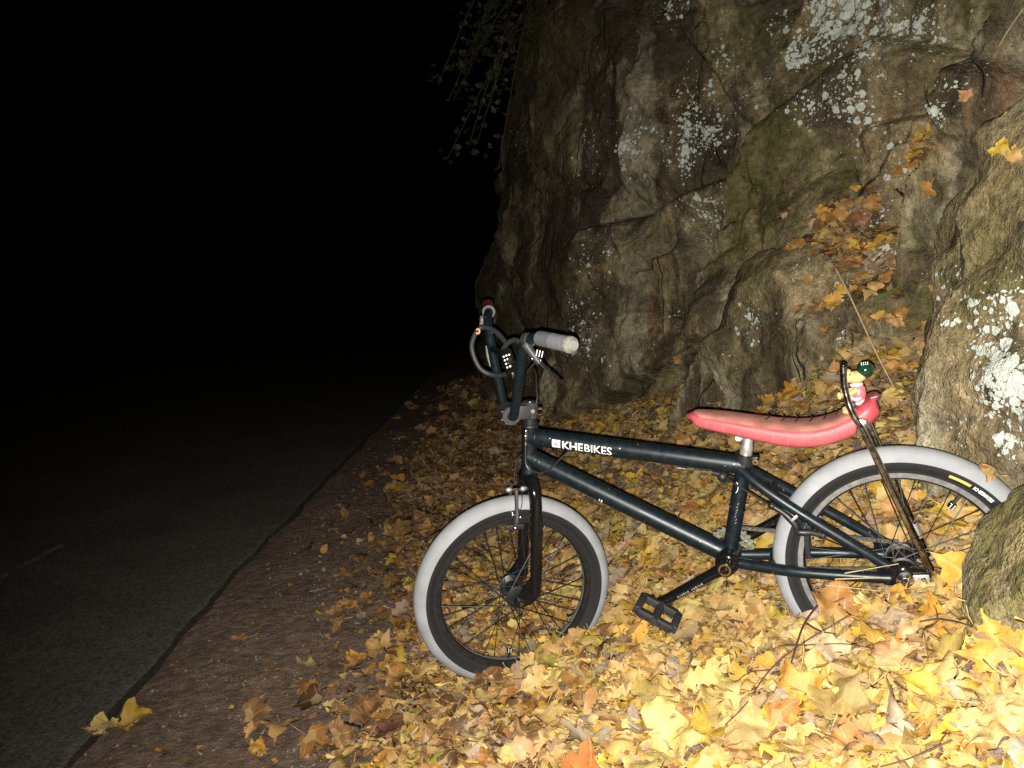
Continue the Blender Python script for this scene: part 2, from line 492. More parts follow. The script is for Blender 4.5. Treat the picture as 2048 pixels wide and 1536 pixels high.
    for scale, k, gain in ((30, 0.60, 1.0), (58, 0.58, 1.0), (115, 0.52, 0.85)):
        v = s.n('ShaderNodeTexVoronoi'); v.inputs['Scale'].default_value = scale; s.l(wv.outputs[0], v.inputs['Vector'])
        sep = s.n('ShaderNodeSeparateColor'); s.l(v.outputs['Color'], sep.inputs[0])
        # radius grows with lichen mask + clump noise, and varies per cell
        den = s.math('ADD', s.math('MULTIPLY', li, gain * 1.22), s.math('MULTIPLY', s.math('SUBTRACT', clump, 0.46), 1.7))
        rad = s.math('MULTIPLY', s.math('SUBTRACT', den, s.math('MULTIPLY', sep.outputs[0], 0.75)), k)
        spot = s.math('MULTIPLY', s.math('SUBTRACT', rad, v.outputs['Distance']), 14.0, True)
        tot = spot if tot is None else s.math('MAXIMUM', tot, spot)
    lcol = s.ramp(fine, [(0.25, (0.48, 0.54, 0.46)), (0.5, (0.70, 0.76, 0.67)), (0.75, (0.86, 0.91, 0.83))])
    base = s.mix(s.math('MULTIPLY', tot, 0.9), base, lcol)
    # tiny pale mineral specks
    v = s.n('ShaderNodeTexVoronoi'); v.inputs['Scale'].default_value = 62; s.l(O, v.inputs['Vector'])
    sep = s.n('ShaderNodeSeparateColor'); s.l(v.outputs['Color'], sep.inputs[0])
    sp = s.math('MULTIPLY', s.math('LESS_THAN', v.outputs['Distance'], 0.13), s.math('GREATER_THAN', sep.outputs[1], 0.86))
    base = s.mix(s.math('MULTIPLY', sp, 0.7), base, (0.55, 0.52, 0.46))
    s.l(base, s.b.inputs['Base Color'])
    s.l(s.ramp(mid, [(0.3, 0.62), (0.7, 0.9)]), s.b.inputs['Roughness'])
    s.b.inputs['Specular IOR Level'].default_value = 0.35
    iso = s.noise(17, 4, 0.65)
    h = s.math('ADD', s.math('ADD', s.math('MULTIPLY', iso, 1.3), fine), s.math('MULTIPLY', grain, 0.3))
    h = s.math('SUBTRACT', s.math('ADD', h, s.math('MULTIPLY', tot, 0.25)), s.math('MULTIPLY', crk, 0.9))
    s.bump(h, 0.85, 0.016)
    return s.m
M_ROCK = rock_material()

# lichen, moss and darkened patches: (x, y, z, radius, strength)
LICHEN = []; MOSS = []; DARK = []

def facet_disp(S2, scale):
    """stepped, tilted facets in a (along, up) chart measured in metres"""
    A = np.stack([S2[:, 0], S2[:, 1], np.zeros(len(S2))], 1)
    wx = 0.07 * fbm(A * 1.1, 2); wy = 0.07 * fbm(A * 1.1 + 31.7, 2)
    a = S2[:, 0] + wx - 0.30 * S2[:, 1]; h = S2[:, 1] + wy
    v1, e1 = cells(np.stack([a / 0.90, h / 1.3], 1), 11, 0.5)
    f1, t1 = facets(np.stack([(a + 0.1 * h) / 0.95, (h - 0.5 * a) / 1.2], 1), 12, 1.0)
    f2, t2 = facets(np.stack([(a + 0.45 * h) / 0.40, (h - 0.6 * a) / 0.44], 1), 13, 1.0)
    f3, t3 = facets(np.stack([(a - 0.3 * h) / 0.14, (h + 0.6 * a) / 0.14], 1), 14, 1.0)
    f4, t4 = facets(np.stack([(a + 0.8 * h) / 0.042, (h - 0.5 * a) / 0.06], 1), 16, 1.0)
    v2, e2 = cells(np.stack([(a + 0.35 * h) / 0.45, (h - 0.3 * a) / 0.70], 1), 15, 0.4)
    d = 0.13 * f1 + 0.034 * f2 + 0.014 * f3 + 0.0055 * f4
    st_ = 0.070 * v1 + 0.022 * v2
    # jointed slabs standing one behind the other, each with its flat face turned towards the road
    bnd = np.array([-2.0, 1.2, 2.6, 3.75, 4.75, 5.75, 6.9, 8.1, 9.3, 10.6, 13.0, 16.0])
    sl = S2[:, 0] + 0.16 * S2[:, 1] + 0.10 * fbm(A * np.array([0.2, 1.6, 1]), 3)
    bi = np.clip(np.searchsorted(bnd, sl) - 1, 0, len(bnd) - 2)
    st_ += np.where(S2[:, 0] > 3.4, 0.42, 0.15) * (sl - (bnd[bi] + bnd[bi + 1]) / 2)
    st_ -= 0.05 * np.exp(-e1 / 0.022) + 0.028 * np.exp(-e2 / 0.025)
    return d * scale, st_ * scale, 0.55 * t1 + 0.45 * t2 + 0.22 * t3

def set_attr(me, name, val):
    at = me.attributes.new(name, 'FLOAT', 'POINT'); at.data.foreach_set('value', np.asarray(val, np.float32))

def patch_field(P, patches):
    o = np.zeros(len(P))
    for (x, y, z, r, k) in patches:
        d2 = ((P - np.array([x, y, z])) ** 2).sum(1)
        o = np.maximum(o, k * np.exp(-d2 / (r * r)))
    return o

# the rock wall: a chart (distance along the foot, height) pushed out along the wall's normal
ws = axis_grid([(0.3, 1.6, 0.05), (1.6, 6.8, 0.0135), (6.8, 9.8, 0.025), (9.8, WS[-1] - 0.1, 0.12)])
wh = axis_grid([(-0.35, 3.6, 0.0145), (3.6, 6.0, 0.08)])
bx = np.interp(ws, WS, WALL[:, 0]); by = np.interp(ws, WS, WALL[:, 1])
tx = np.gradient(bx, ws); ty = np.gradient(by, ws); tl = np.hypot(tx, ty); tx /= tl; ty /= tl
nxv, nyv = -ty, tx            # towards the road
k_ = np.exp(-np.linspace(-2, 2, 41) ** 2); k_ /= k_.sum()
Sg, Hg = np.meshgrid(ws, wh)
S2 = np.stack([Sg.ravel(), Hg.ravel()], 1)
disp, steps, WALL_TONE = facet_disp(S2, 1.0)
steps = steps.reshape(len(wh), len(ws))
for _ in range(2):      # takes the jaggedness off the steps between blocks
    q = np.pad(steps, 1, mode='edge')
    steps = (q[1:-1, 1:-1] * 4 + (q[:-2, 1:-1] + q[2:, 1:-1] + q[1:-1, :-2] + q[1:-1, 2:]) * 2 + q[:-2, :-2] + q[2:, 2:] + q[:-2, 2:] + q[2:, :-2]) / 16
disp = disp + steps.ravel()
A3 = np.stack([S2[:, 0], S2[:, 1], np.zeros(len(S2)) + 5.0], 1)
disp += 0.07 * fbm(A3 * np.array([0.75, 0.6, 1]), 2) + 0.006 * fbm(A3 * 6, 3) + 0.004 * fbm(A3 * 24, 3)
disp -= 0.10 * S2[:, 1] + 0.03 * np.clip(S2[:, 1] - 1.5, 0, 9) ** 1.6
bxx, byy, nx_, ny_ = (np.tile(q, len(wh)) for q in (bx, by, nxv, nyv))
base_z = ground_z(bx, by, False)
px_ = bxx + nx_ * disp; py_ = byy + ny_ * disp
pz_ = np.tile(base_z, len(wh)) * np.clip(1 - S2[:, 1] / 3, 0, 1) + S2[:, 1] + 0.02 * fbm(A3 * 3 + 9, 2)
PW = np.stack([px_, py_, pz_], 1)
nw, nh = len(ws), len(wh)
ii = np.arange(nw * nh).reshape(nh, nw)
FW = np.stack([ii[:-1, :-1], ii[1:, :-1], ii[1:, 1:], ii[:-1, 1:]], -1).reshape(-1, 4)

LICHEN_DIR = [  # pixel direction of patches seen on the rock, radius in metres, strength; cast onto the surface below
    (1690, 30, .17, 1.1), (1650, 10, .12, 1.1), (1600, 105, .10, 1.1), (1730, 95, .10, .8), (1800, 40, .12, .6), (1760, 170, .10, .6), (1860, 100, .10, .55),
    (1390, 205, .14, .75), (1400, 270, .16, .95), (1370, 310, .12, .85), (1240, 285, .17, .85), (1255, 330, .14, .6), (1405, 420, .17, .7), (1355, 400, .12, .5),
    (1345, 10, .12, .7), (1780, 260, .10, .6), (1775, 300, .08, .7), (1820, 240, .07, .5), (1700, 160, .08, .8), (1150, 640, .22, .6), (1190, 520, .2, .5), (1160, 690, .2, .6),
    (1290, 680, .2, .35), (1340, 640, .12, .35), (1770, 500, .06, .9), (1780, 480, .05, .8), (1610, 540, .06, .6), (1560, 650, .08, .45), (1690, 670, .05, .6),
    (1960, 640, .07, .9), (2010, 615, .07, .95), (1890, 650, .06, .75), (1995, 740, .08, 1.15), (2010, 780, .09, 1.15), (1990, 690, .06, .9), (1920, 870, .06, .8), (1890, 850, .05, .7), (1900, 740, .04, .4),
    (1050, 300, .25, .5), (1030, 450, .2, .3), (1940, 800, .04, .5), (2030, 880, .05, .9), (1700, 240, .06, .5), (1000, 330, .3, .5), (1560, 60, .12, .6), (1700, 205, .12, .8), (1720, 265, .10, .7), (1860, 190, .12, .7), (1800, 335, .10, .7), (1440, 130, .14, .6), (1180, 300, .2, .5), (1620, 200, .12, .6), (1830, 60, .14, .8), (1760, 50, .14, .9), (1520, 180, .15, .45), (1700, 590, .07, .6), (1500, 640, .10, .6), (1330, 260, .15, .6), (1760, 420, .08, .7), (1900, 560, .08, .5)]
MOSS_DIR = [(1480, 380, .30, .9), (1530, 300, .25, .8), (1550, 420, .25, .9), (1450, 480, .25, .7), (1640, 90, .14, .7), (1500, 60, .3, .7), (1060, 60, .5, .9), (1100, 150, .5, .6), (1880, 60, .3, .6), (1950, 30, .3, .7),
            (1500, 550, .2, .6), (1965, 1120, .20, .8), (2020, 1180, .15, .7), (1990, 560, .18, .7), (1940, 470, .2, .7), (1880, 950, .1, .5), (1130, 560, .3, .5), (1800, 620, .12, .6), (1700, 350, .2, .5), (1240, 760, .3, .4), (1850, 400, .2, .5), (1540, 720, .15, .3)]

DARK_DIR = [(1250, 790, .45, 1.0), (1380, 790, .3, .9), (1120, 760, .5, 1.0), (1060, 560, .9, 1.2), (1020, 700, 1.0, 1.3), (990, 500, 1.2, 1.3), (1000, 250, 1.2, 1.2), (1160, 110, .8, 1.1), (1220, 40, .6, 1.0), (1190, 440, .35, .9), (1040, 200, .8, .9), (1470, 230, .18, 1.1), (1455, 330, .16, 1.0), (1640, 150, .16, 1.1), (1380, 90, .25, .9), (1180, 640, .3, .6),  # weathered patches; the large far-left ones paint in the flash falloff
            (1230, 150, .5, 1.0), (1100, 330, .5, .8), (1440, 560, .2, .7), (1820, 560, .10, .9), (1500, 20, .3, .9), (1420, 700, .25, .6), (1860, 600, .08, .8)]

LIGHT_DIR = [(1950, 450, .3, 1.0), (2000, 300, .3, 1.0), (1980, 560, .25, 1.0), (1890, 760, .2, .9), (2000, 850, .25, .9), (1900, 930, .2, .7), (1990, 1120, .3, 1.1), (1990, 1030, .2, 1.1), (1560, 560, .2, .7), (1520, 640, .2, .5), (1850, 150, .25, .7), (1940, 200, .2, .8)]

from mathutils.bvhtree import BVHTree

def make_boulder(name, c, rad, rot, seed, nu=150, nv=110, cuts=9, amp=1.0):
    r = np.random.default_rng(seed)
    th = np.linspace(0, math.pi, nv); ph = np.linspace(0, 2 * math.pi, nu, endpoint=False)
    T, Pp = np.meshgrid(th, ph, indexing='ij')
    D = np.stack([np.sin(T) * np.cos(Pp), np.sin(T) * np.sin(Pp), np.cos(T)], -1).reshape(-1, 3)
    k = np.ones(len(D))
    for _ in range(cuts):               # planar breaks give facets and edges
        n = r.normal(size=3); n /= np.linalg.norm(n); h = r.uniform(0.70, 0.95)
        dn = D @ n
        k = np.minimum(k, np.where(dn > 0.05, h / np.maximum(dn, 0.05), 9))
    Q = D * k[:, None] * np.array(rad)
    sm = float(np.mean(rad))
    off = seed * 3.7
    Q = Q + D * (amp * (0.10 * sm * fbm(Q * 2.2 / sm + off, 2) + 0.008 * fbm(Q * 9 + off, 3) + 0.004 * fbm(Q * 34 + off, 3)))[:, None]
    v, t1 = facets(np.stack([Q[:, 0] / 0.20 + 0.5 * Q[:, 2] / 0.25 + Q[:, 1] / 0.34, Q[:, 2] / 0.26 + 0.4 * Q[:, 1] / 0.2], 1) + 20, seed, 1.0)
    v2, t2 = facets(np.stack([Q[:, 0] / 0.08 - 0.5 * Q[:, 2] / 0.1 + Q[:, 1] / 0.12, Q[:, 2] / 0.10 + 0.4 * Q[:, 1] / 0.1], 1) + 20, seed + 1, 1.0)
    Q = Q + D * (0.040 * v + 0.014 * v2)[:, None]
    Rm = np.array(Matrix.Rotation(rot[2], 3, 'Z') @ Matrix.Rotation(rot[1], 3, 'Y') @ Matrix.Rotation(rot[0], 3, 'X'))
    W = Q @ Rm.T + np.array(c)
    F = []
    i = np.arange(nv * nu).reshape(nv, nu)
    j = np.roll(i, -1, axis=1)
    F = np.stack([i[:-1], i[1:], j[1:], j[:-1]], -1).reshape(-1, 4)
    return name, W, F, np.array(c), 0.5 * t1 + 0.35 * t2

B_MID = make_boulder('boulder', (1.22, 2.86, 0.74), (0.50, 0.36, 0.60), (0.1, 0.35, -0.5), 5, cuts=10)
B_BIG = make_boulder('boulder', (1.37, 1.80, 0.95), (0.39, 0.40, 0.95), (0.05, 0.22, 0.2), 8, nu=190, nv=170, cuts=10)
B_LOW = make_boulder('boulder', (1.12, 1.15, 0.585), (0.35, 0.31, 0.28), (0.2, 0.1, 0.4), 15, cuts=8, amp=0.35)
B_SMALL = make_boulder('boulder', (1.20, 2.42, 1.00), (0.16, 0.14, 0.16), (0.2, 0.4, 0.1), 23, nu=80, nv=60, cuts=9)
_rocks = [('rock_face', PW, FW, np.zeros(3), WALL_TONE), B_MID, B_BIG, B_LOW, B_SMALL]

_allV = []; _allF = []; _o = 0
for nm, W_, F_, c_, t_ in _rocks:
    _allV.append(W_); _allF.append(np.asarray(F_) + _o); _o += len(W_)
ROCK_BVH = BVHTree.FromPolygons(np.vstack(_allV).tolist(), np.vstack(_allF).tolist())

def pix_dir(px, py):
    v = Vector(((px - 1024) / 1530.0, -(py - 768) / 1530.0, -1.0))
    return (cam.rotation_euler.to_matrix() @ v).normalized()

def hit_rock(px, py):
    h = ROCK_BVH.ray_cast(Vector((0, 0, CAM_H)), pix_dir(px, py))
    return h[0], h[1]

for (px, py, r, k) in LICHEN_DIR:
    h, n = hit_rock(px, py)
    if h: LICHEN.append((h.x, h.y, h.z, r, k))
for (px, py, r, k) in MOSS_DIR:
    h, n = hit_rock(px, py)
    if h: MOSS.append((h.x, h.y, h.z, r, k))

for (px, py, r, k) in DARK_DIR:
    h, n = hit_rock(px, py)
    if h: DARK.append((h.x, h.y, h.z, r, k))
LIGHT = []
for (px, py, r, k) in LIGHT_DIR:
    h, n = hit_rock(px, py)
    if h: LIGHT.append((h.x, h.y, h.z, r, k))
ROCK_LABELS = [None,
    ('sloping grey boulder behind the pink saddle at the foot of the rock', 'boulder'),
    ('tall lichen spotted boulder standing behind the rear wheel', 'boulder'),
    ('low mossy boulder in front of the end of the rear wheel', 'boulder'),
    ('small stone wedged in leaves between the two bigger boulders', 'boulder')]
for (nm, W_, F_, c_, t_), lab in zip(_rocks, ROCK_LABELS):
    me = bpy.data.meshes.new(nm)
    me.from_pydata((W_ - c_).tolist(), [], np.asarray(F_).tolist())
    me.polygons.foreach_set('use_smooth', [True] * len(me.polygons))
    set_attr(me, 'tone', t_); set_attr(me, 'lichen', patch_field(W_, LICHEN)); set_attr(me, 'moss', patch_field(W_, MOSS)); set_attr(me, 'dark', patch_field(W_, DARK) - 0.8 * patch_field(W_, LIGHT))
    me.materials.append(M_ROCK)
    try: me.set_sharp_from_angle(angle=R_(16))
    except Exception: pass
    o = bpy.data.objects.new(nm, me); o.location = c_; link(o)
    if lab: tag(o, lab[0], lab[1], 'boulders at the foot of the rock face')
    else: tag(o, 'tall brown rock face with pale lichen and moss beside the road', 'rock face', kind='structure')

# ------------------------------------------------------------------ the bicycle
def paint_material():
    s = NT('dark_teal_paint')
    n = s.noise(70, 4, 0.6)
    c = s.ramp(n, [(0.3, (0.0055, 0.011, 0.015)), (0.7, (0.010, 0.019, 0.025))])
    v = s.n('ShaderNodeTexVoronoi'); v.inputs['Scale'].default_value = 95; s.l(s.tc.outputs['Object'], v.inputs['Vector'])
    sep = s.n('ShaderNodeSeparateColor'); s.l(v.outputs['Color'], sep.inputs[0])
    chip = s.math('MULTIPLY', s.math('LESS_THAN', v.outputs['Distance'], 0.12), s.math('GREATER_THAN', sep.outputs[1], 0.93))
    c = s.mix(chip, c, (0.35, 0.36, 0.34))
    s.l(c, s.b.inputs['Base Color'])
    s.l(s.ramp(n, [(0.3, 0.33), (0.7, 0.46)]), s.b.inputs['Roughness'])
    s.b.inputs['Metallic'].default_value = 0.35; s.b.inputs['Specular IOR Level'].default_value = 0.6
    return s.m
M_PAINT = paint_material()
M_GLOSS = mat('gloss_black', (0.006, 0.006, 0.007), 0.13, 0.0, 0.5, 0.6)
M_BLACK = mat('satin_black', (0.014, 0.014, 0.015), 0.42, 0.0, 0.5, var=0.3, vscale=60)
M_PLAST = mat('black_plastic', (0.020, 0.020, 0.021), 0.6, var=0.3, vscale=120, bump=0.15, bscale=400)
M_RUB = mat('black_rubber', (0.011, 0.011, 0.012), 0.8, var=0.25, vscale=120, bump=0.2, bscale=500)
M_TREAD = mat('grey_tread', (0.30, 0.315, 0.33), 0.75, var=0.16, vscale=18, bump=0.25, bscale=700)
M_RIM = mat('dark_rim', (0.045, 0.043, 0.042), 0.38, 0.6, var=0.2, vscale=60)
M_RIMAL = mat('machined_rim', (0.40, 0.40, 0.40), 0.36, 0.7, var=0.15, vscale=80)
M_RIMD = mat('worn_rim', (0.055, 0.053, 0.052), 0.34, 0.7, var=0.2, vscale=60)
M_STEEL = mat('bright_steel', (0.62, 0.62, 0.60), 0.22, 1.0, var=0.2, vscale=120)
M_ALU = mat('dull_aluminium', (0.55, 0.54, 0.51), 0.42, 0.7, var=0.25, vscale=90)
M_CHROME = mat('dark_chrome', (0.50, 0.47, 0.42), 0.17, 1.0, var=0.5, vscale=90)
M_STEM = mat('grey_stem', (0.055, 0.055, 0.06), 0.5, 0.4, var=0.2, vscale=80)
M_BRASS = mat('brass', (0.40, 0.26, 0.11), 0.35, 0.9)
M_GRIP = mat('grey_grip', (0.13, 0.13, 0.14), 0.7, var=0.12, vscale=120, bump=0.3, bscale=300)
M_GRIPL = mat('pale_grip', (0.19, 0.19, 0.21), 0.65, var=0.12, vscale=120, bump=0.3, bscale=300)
M_PALE = mat('pale_end_plug', (0.19, 0.19, 0.17), 0.6, var=0.2, vscale=150)
M_REDGRIP = mat('red_grip', (0.22, 0.02, 0.018), 0.45, var=0.2, vscale=150)
M_WHITE = mat('white_print', (0.80, 0.80, 0.80), 0.5)
M_CABLE = mat('cable_housing', (0.02, 0.02, 0.021), 0.4)
M_CABLEL = mat('lock_cable', (0.022, 0.023, 0.026), 0.5, var=0.15, vscale=200)
M_ORANGE = mat('orange_reflective', (0.95, 0.42, 0.16), 0.4)
M_YELLOW = mat('yellow_print', (0.75, 0.55, 0.14), 0.6)
M_CHAIN = mat('oily_chain', (0.20, 0.19, 0.165), 0.4, 0.8, var=0.4, vscale=300)
M_RING = mat('tarnished_chainring', (0.30, 0.30, 0.22), 0.4, 0.6, var=0.3, vscale=120)
M_PINK = mat('coral_vinyl', (0.47, 0.088, 0.098), 0.45, 0.0, 0.45, 0.1, var=0.16, vscale=34, bump=0.08, bscale=260)
M_PINK2 = mat('dark_coral_vinyl', (0.46, 0.065, 0.085), 0.35, 0.0, 0.5, 0.15, var=0.2, vscale=50, bump=0.06, bscale=260)
M_TAN = mat('worn_tan_vinyl', (0.47, 0.20, 0.155), 0.55, var=0.3, vscale=28, bump=0.1, bscale=260)
M_SEAMP = mat('pale_piping', (0.56, 0.16, 0.155), 0.45)
M_STITCH = mat('black_thread', (0.016, 0.012, 0.012), 0.7)

ZB = 0.30                                   # bottom bracket above the bicycle's base point
RW = np.array([[-0.90189, -0.38151, -0.20184], [0.39004, -0.92063, -0.00269], [-0.18483, -0.08121, 0.97941]])
u_, _s, v_ = np.linalg.svd(RW); RW = u_ @ v_
TW = np.array([0.49127, 1.66991, 0.52309])
def bike_w(p): return RW @ np.asarray(p, float) + TW
BIKE = empty('bmx_bicycle')
mw = Matrix.Identity(4)
for i in range(3):
    for j in range(3): mw[i][j] = RW[i, j]
    mw[i][3] = (TW + RW @ np.array([0, 0, -ZB]))[i]
BIKE.matrix_world = mw
tag(BIKE, 'dark teal BMX bicycle with pink banana saddle and grey wall tyres, standing in the leaves', 'bicycle')
UP0 = (0, 0, ZB)

def part(mb, name, m, label=None, smooth=True):
    o = mb.build(name, m, BIKE, smooth, UP0)
    if label: o['label'] = label
    return o
def sub(mb, name, m, par, smooth=True):
    return mb.build(name, m, par, smooth)

Y3 = np.array([0, 1.0, 0])
RH = np.array([-0.3475, 0, -0.0352]); WR = 0.2557
HT_TOP = np.array([0.41827, 0, 0.35361]); HT_BOT = np.array([0.44733, 0, 0.23040])
UPS = np.array([-0.22958, 0, 0.97329]); FW_ = np.array([0.77142, 0.60975, 0.18196]); LF = np.array([-0.59347, 0.79259, -0.13998])
HUB = np.array([0.54398, 0.02115, -0.05959]); SCL = np.array([0.45051, 0.03189, 0.39747])
MS = np.stack([FW_, LF, UPS], 1)
def st(f, l, u): return SCL + MS @ np.array([f, l, u])        # steering frame round the bar clamp
def fk(f, l, u): return HUB + MS @ np.array([f, l, u])        # the same round the front axle

# frame: welded main triangle in one piece
f = MB()
f.tube([HT_TOP + UPS * 0.002, HT_TOP - UPS * 0.01, HT_BOT + UPS * 0.01, HT_BOT - UPS * 0.002], [0.0215, 0.019, 0.019, 0.0215], 24)
TT0 = HT_TOP - UPS * 0.026; TT1 = np.array([-0.070, 0, 0.207])
DT0 = HT_TOP - UPS * 0.078
f.tube(np.linspace(TT0, TT1, 6), 0.0215, 24)
f.tube(np.linspace(DT0, (0.012, 0, 0.012), 6), 0.0225, 24)
f.tube(np.linspace((0.0, 0, 0.0), (-0.0735, 0, 0.232), 4), 0.0168, 22)
f.lathe([(0.021, -0.036), (0.026, -0.036), (0.026, 0.036), (0.021, 0.036)], (0, 0, 0), Y3, 28)
frame = part(f, 'frame', M_PAINT)
# weld beads at the head tube
for c0, ax, r in ((TT0 + (TT1 - TT0) / np.linalg.norm(TT1 - TT0) * 0.020, TT1 - TT0, 0.0212), (DT0 + np.array([-0.0166, 0, -0.0114]), np.array([-.83, 0, -.56]), 0.0222)):
    prof = [(r + 0.0022 * math.cos(a), 0.0024 * math.sin(a)) for a in np.linspace(0, 2 * math.pi, 8, endpoint=False)]
    sub(MB().lathe(prof, c0, ax, 26, closed=True), 'weld_bead', M_PAINT, frame)
g = MB()
for y in (-0.007, 0.007):
    pass
g.tube([HT_BOT + UPS * 0.018, HT_BOT + UPS * 0.012 + np.array([-0.03, 0, 0.0]), HT_BOT + np.array([-0.055, 0, 0.012])], [0.007, 0.007, 0.005], 10)
sub(g, 'gusset', M_PAINT, frame)
for sd in (1, -1):
    sub(MB().tube(smooth_path([(-0.058, 0.012 * sd, 0.203), (-0.10, 0.034 * sd, 0.165), (-0.17, 0.050 * sd, 0.108), (-0.26, 0.058 * sd, 0.037), (-0.322, 0.061 * sd, -0.012)], 14), [0.0115] * 12 + [0.010] * 3, 14), 'seat_stay', M_PAINT, frame)
    sub(MB().tube(smooth_path([(-0.015, 0.022 * sd, -0.006), (-0.07, 0.034 * sd, -0.014), (-0.15, 0.053 * sd, -0.021), (-0.25, 0.060 * sd, -0.030), (-0.322, 0.061 * sd, -0.037)], 14), [0.0125] * 8 + [0.0115] * 7, 14), 'chain_stay', M_PAINT, frame)
    d = MB(); yy = 0.061 * sd
    out = [(-0.300, 0.012), (-0.318, 0.004), (-0.345, -0.012), (-0.385, -0.018), (-0.398, -0.032), (-0.390, -0.047), (-0.345, -0.053), (-0.310, -0.050), (-0.298, -0.030)]
    n = len(out)
    V = [(x, yy - 0.004, z) for x, z in out] + [(x, yy + 0.004, z) for x, z in out]
    F = [tuple(range(n)), tuple(range(2 * n - 1, n - 1, -1))] + [(i, n + i, n + (i + 1) % n, (i + 1) % n) for i in range(n)]
    sub(d.add(V, F), 'dropout', M_GLOSS, frame, smooth=False)
sub(MB().tube([(-0.092, -0.033, -0.015), (-0.092, 0.033, -0.015)], 0.009, 10), 'chain_stay_bridge', M_PAINT, frame)
sub(MB().tube([(-0.118, -0.040, 0.150), (-0.118, 0.040, 0.150)], 0.008, 10), 'seat_stay_bridge', M_PAINT, frame)

# lettering wrapped round the left face of the top tube
TTd = (TT1 - TT0) / np.linalg.norm(TT1 - TT0)
TTu = np.cross(TTd, Y3); TTu = TTu if TTu[2] > 0 else -TTu
def wrap_text(body, size, s0, ang0, name, bold=0.0, M=M_WHITE, r=0.0215, o0=TT0, dd=TTd, uu=TTu, par=None, spacing=1.0):
    cu = bpy.data.curves.new('txt', 'FONT'); cu.body = body; cu.size = size; cu.space_character = spacing; cu.offset = bold; cu.resolution_u = 3
    ob = bpy.data.objects.new('txt', cu); COL.objects.link(ob)
    dg = bpy.context.evaluated_depsgraph_get(); me = bpy.data.meshes.new_from_object(ob.evaluated_get(dg))
    bpy.data.objects.remove(ob)
    bm = bmesh.new(); bm.from_mesh(me)
    bmesh.ops.triangulate(bm, faces=bm.faces)
    bmesh.ops.subdivide_edges(bm, edges=[e for e in bm.edges if e.calc_length() > size * 0.3], cuts=1)
    mx = max(v.co.x for v in bm.verts)
    rr = r + 0.0006
    for v in bm.verts:
        a = ang0 + v.co.y / rr
        p = o0 + dd * (s0 + v.co.x) + rr * (math.cos(a) * Y3 + math.sin(a) * uu)
        v.co = Vector(p)
    me2 = bpy.data.meshes.new(name); bm.to_mesh(me2); bm.free(); me2.materials.append(M)
    o = bpy.data.objects.new(name, me2); link(o, par or frame)
    return mx
w = wrap_text('KHE', 0.0280, 0.0900, -0.62, 'lettering', 0.0007, spacing=1.0)
wrap_text('BIKES', 0.0280, 0.0900 + w + 0.002, -0.62, 'lettering', 0.0004, spacing=1.0)
def tt_quad(s0, s1, a0, a1, lift, holes=None):
    V = []; F = []; n = 5
    for i in range(n + 1):
        a = a0 + (a1 - a0) * i / n
        for sx in (s0, s1): V.append(TT0 + TTd * sx + (0.0215 + lift) * (math.cos(a) * Y3 + math.sin(a) * TTu))
    for i in range(n): F.append((2 * i, 2 * i + 1, 2 * i + 3, 2 * i + 2))
    return V, F
V, F = tt_quad(0.066, 0.0865, -0.62, 0.32, 0.0006)
emb = sub(MB().add(V, F), 'emblem', M_WHITE, frame)
e = MB()
for (sa, aa, sb, ab) in ((0.0705, -0.40, 0.0765, 0.02), (0.0765, 0.02, 0.0820, -0.40), (0.0758, -0.13, 0.0772, -0.40)):
    P = [TT0 + TTd * (sa + (sb - sa) * t) + 0.0224 * (math.cos(aa + (ab - aa) * t) * Y3 + math.sin(aa + (ab - aa) * t) * TTu) for t in (0, .5, 1)]
    e.tube(P, 0.0008, 6)
sub(e, 'emblem_mark', M_PAINT, frame)
sub(MB().disc_solid(TT0 + TTd * 0.060 + 0.0218 * (math.cos(.38) * Y3 + math.sin(.38) * TTu), Y3, 0.0013, 0.0006, 10), 'registered_mark', M_WHITE, frame)
sub(MB().disc_solid(TT0 + TTd * (0.0900 + w + 0.0880) + 0.0218 * (math.cos(.30) * Y3 + math.sin(.30) * TTu), Y3, 0.0016, 0.0006, 10), 'registered_mark', M_WHITE, frame)
# small print on the down tube and seat tube
DTd = (np.array([0.012, 0, 0.012]) - DT0); DTd /= np.linalg.norm(DTd); DTu = np.cross(DTd, Y3); DTu = DTu if DTu[2] > 0 else -DTu
for k in range(2):
    P = [DT0 + DTd * (0.200 + 0.006 * k + 0.002 * math.sin(t * 3)) + 0.0230 * (math.cos(-0.75 + 0.34 * t) * Y3 + math.sin(-0.75 + 0.34 * t) * DTu) for t in np.linspace(0, 1, 5)]
    sub(MB().tube(P, 0.0011 + 0.0004 * k, 6), 'print_mark', M_WHITE, frame)
STd = np.array([-0.0735, 0, 0.232]); STd /= np.linalg.norm(STd); STf = np.cross(STd, Y3); STf = STf if STf[0] > 0 else -STf
P = [STd * (0.168 + 0.013 * math.cos(t)) + 0.0172 * (math.cos(0.62 + 0.42 * math.sin(t)) * Y3 + math.sin(0.62 + 0.42 * math.sin(t)) * STf) for t in np.linspace(-2.6, -0.2, 12)]
sub(MB().tube(P, 0.0009, 6), 'print_mark', M_WHITE, frame)
rr_ = random.Random(3)
for k in range(7):
    a = 0.1 + 0.25 * rr_.random(); h = 0.135 - 0.0075 * k
    P = [STd * (h - 0.004 * t) + 0.0172 * (math.cos(-0.35 + a + .12 * t) * Y3 + math.sin(-0.35 + a + .12 * t) * STf) for t in (0, .5, 1)]
    sub(MB().tube(P, 0.0008, 5), 'print_mark', M_ALU, frame)

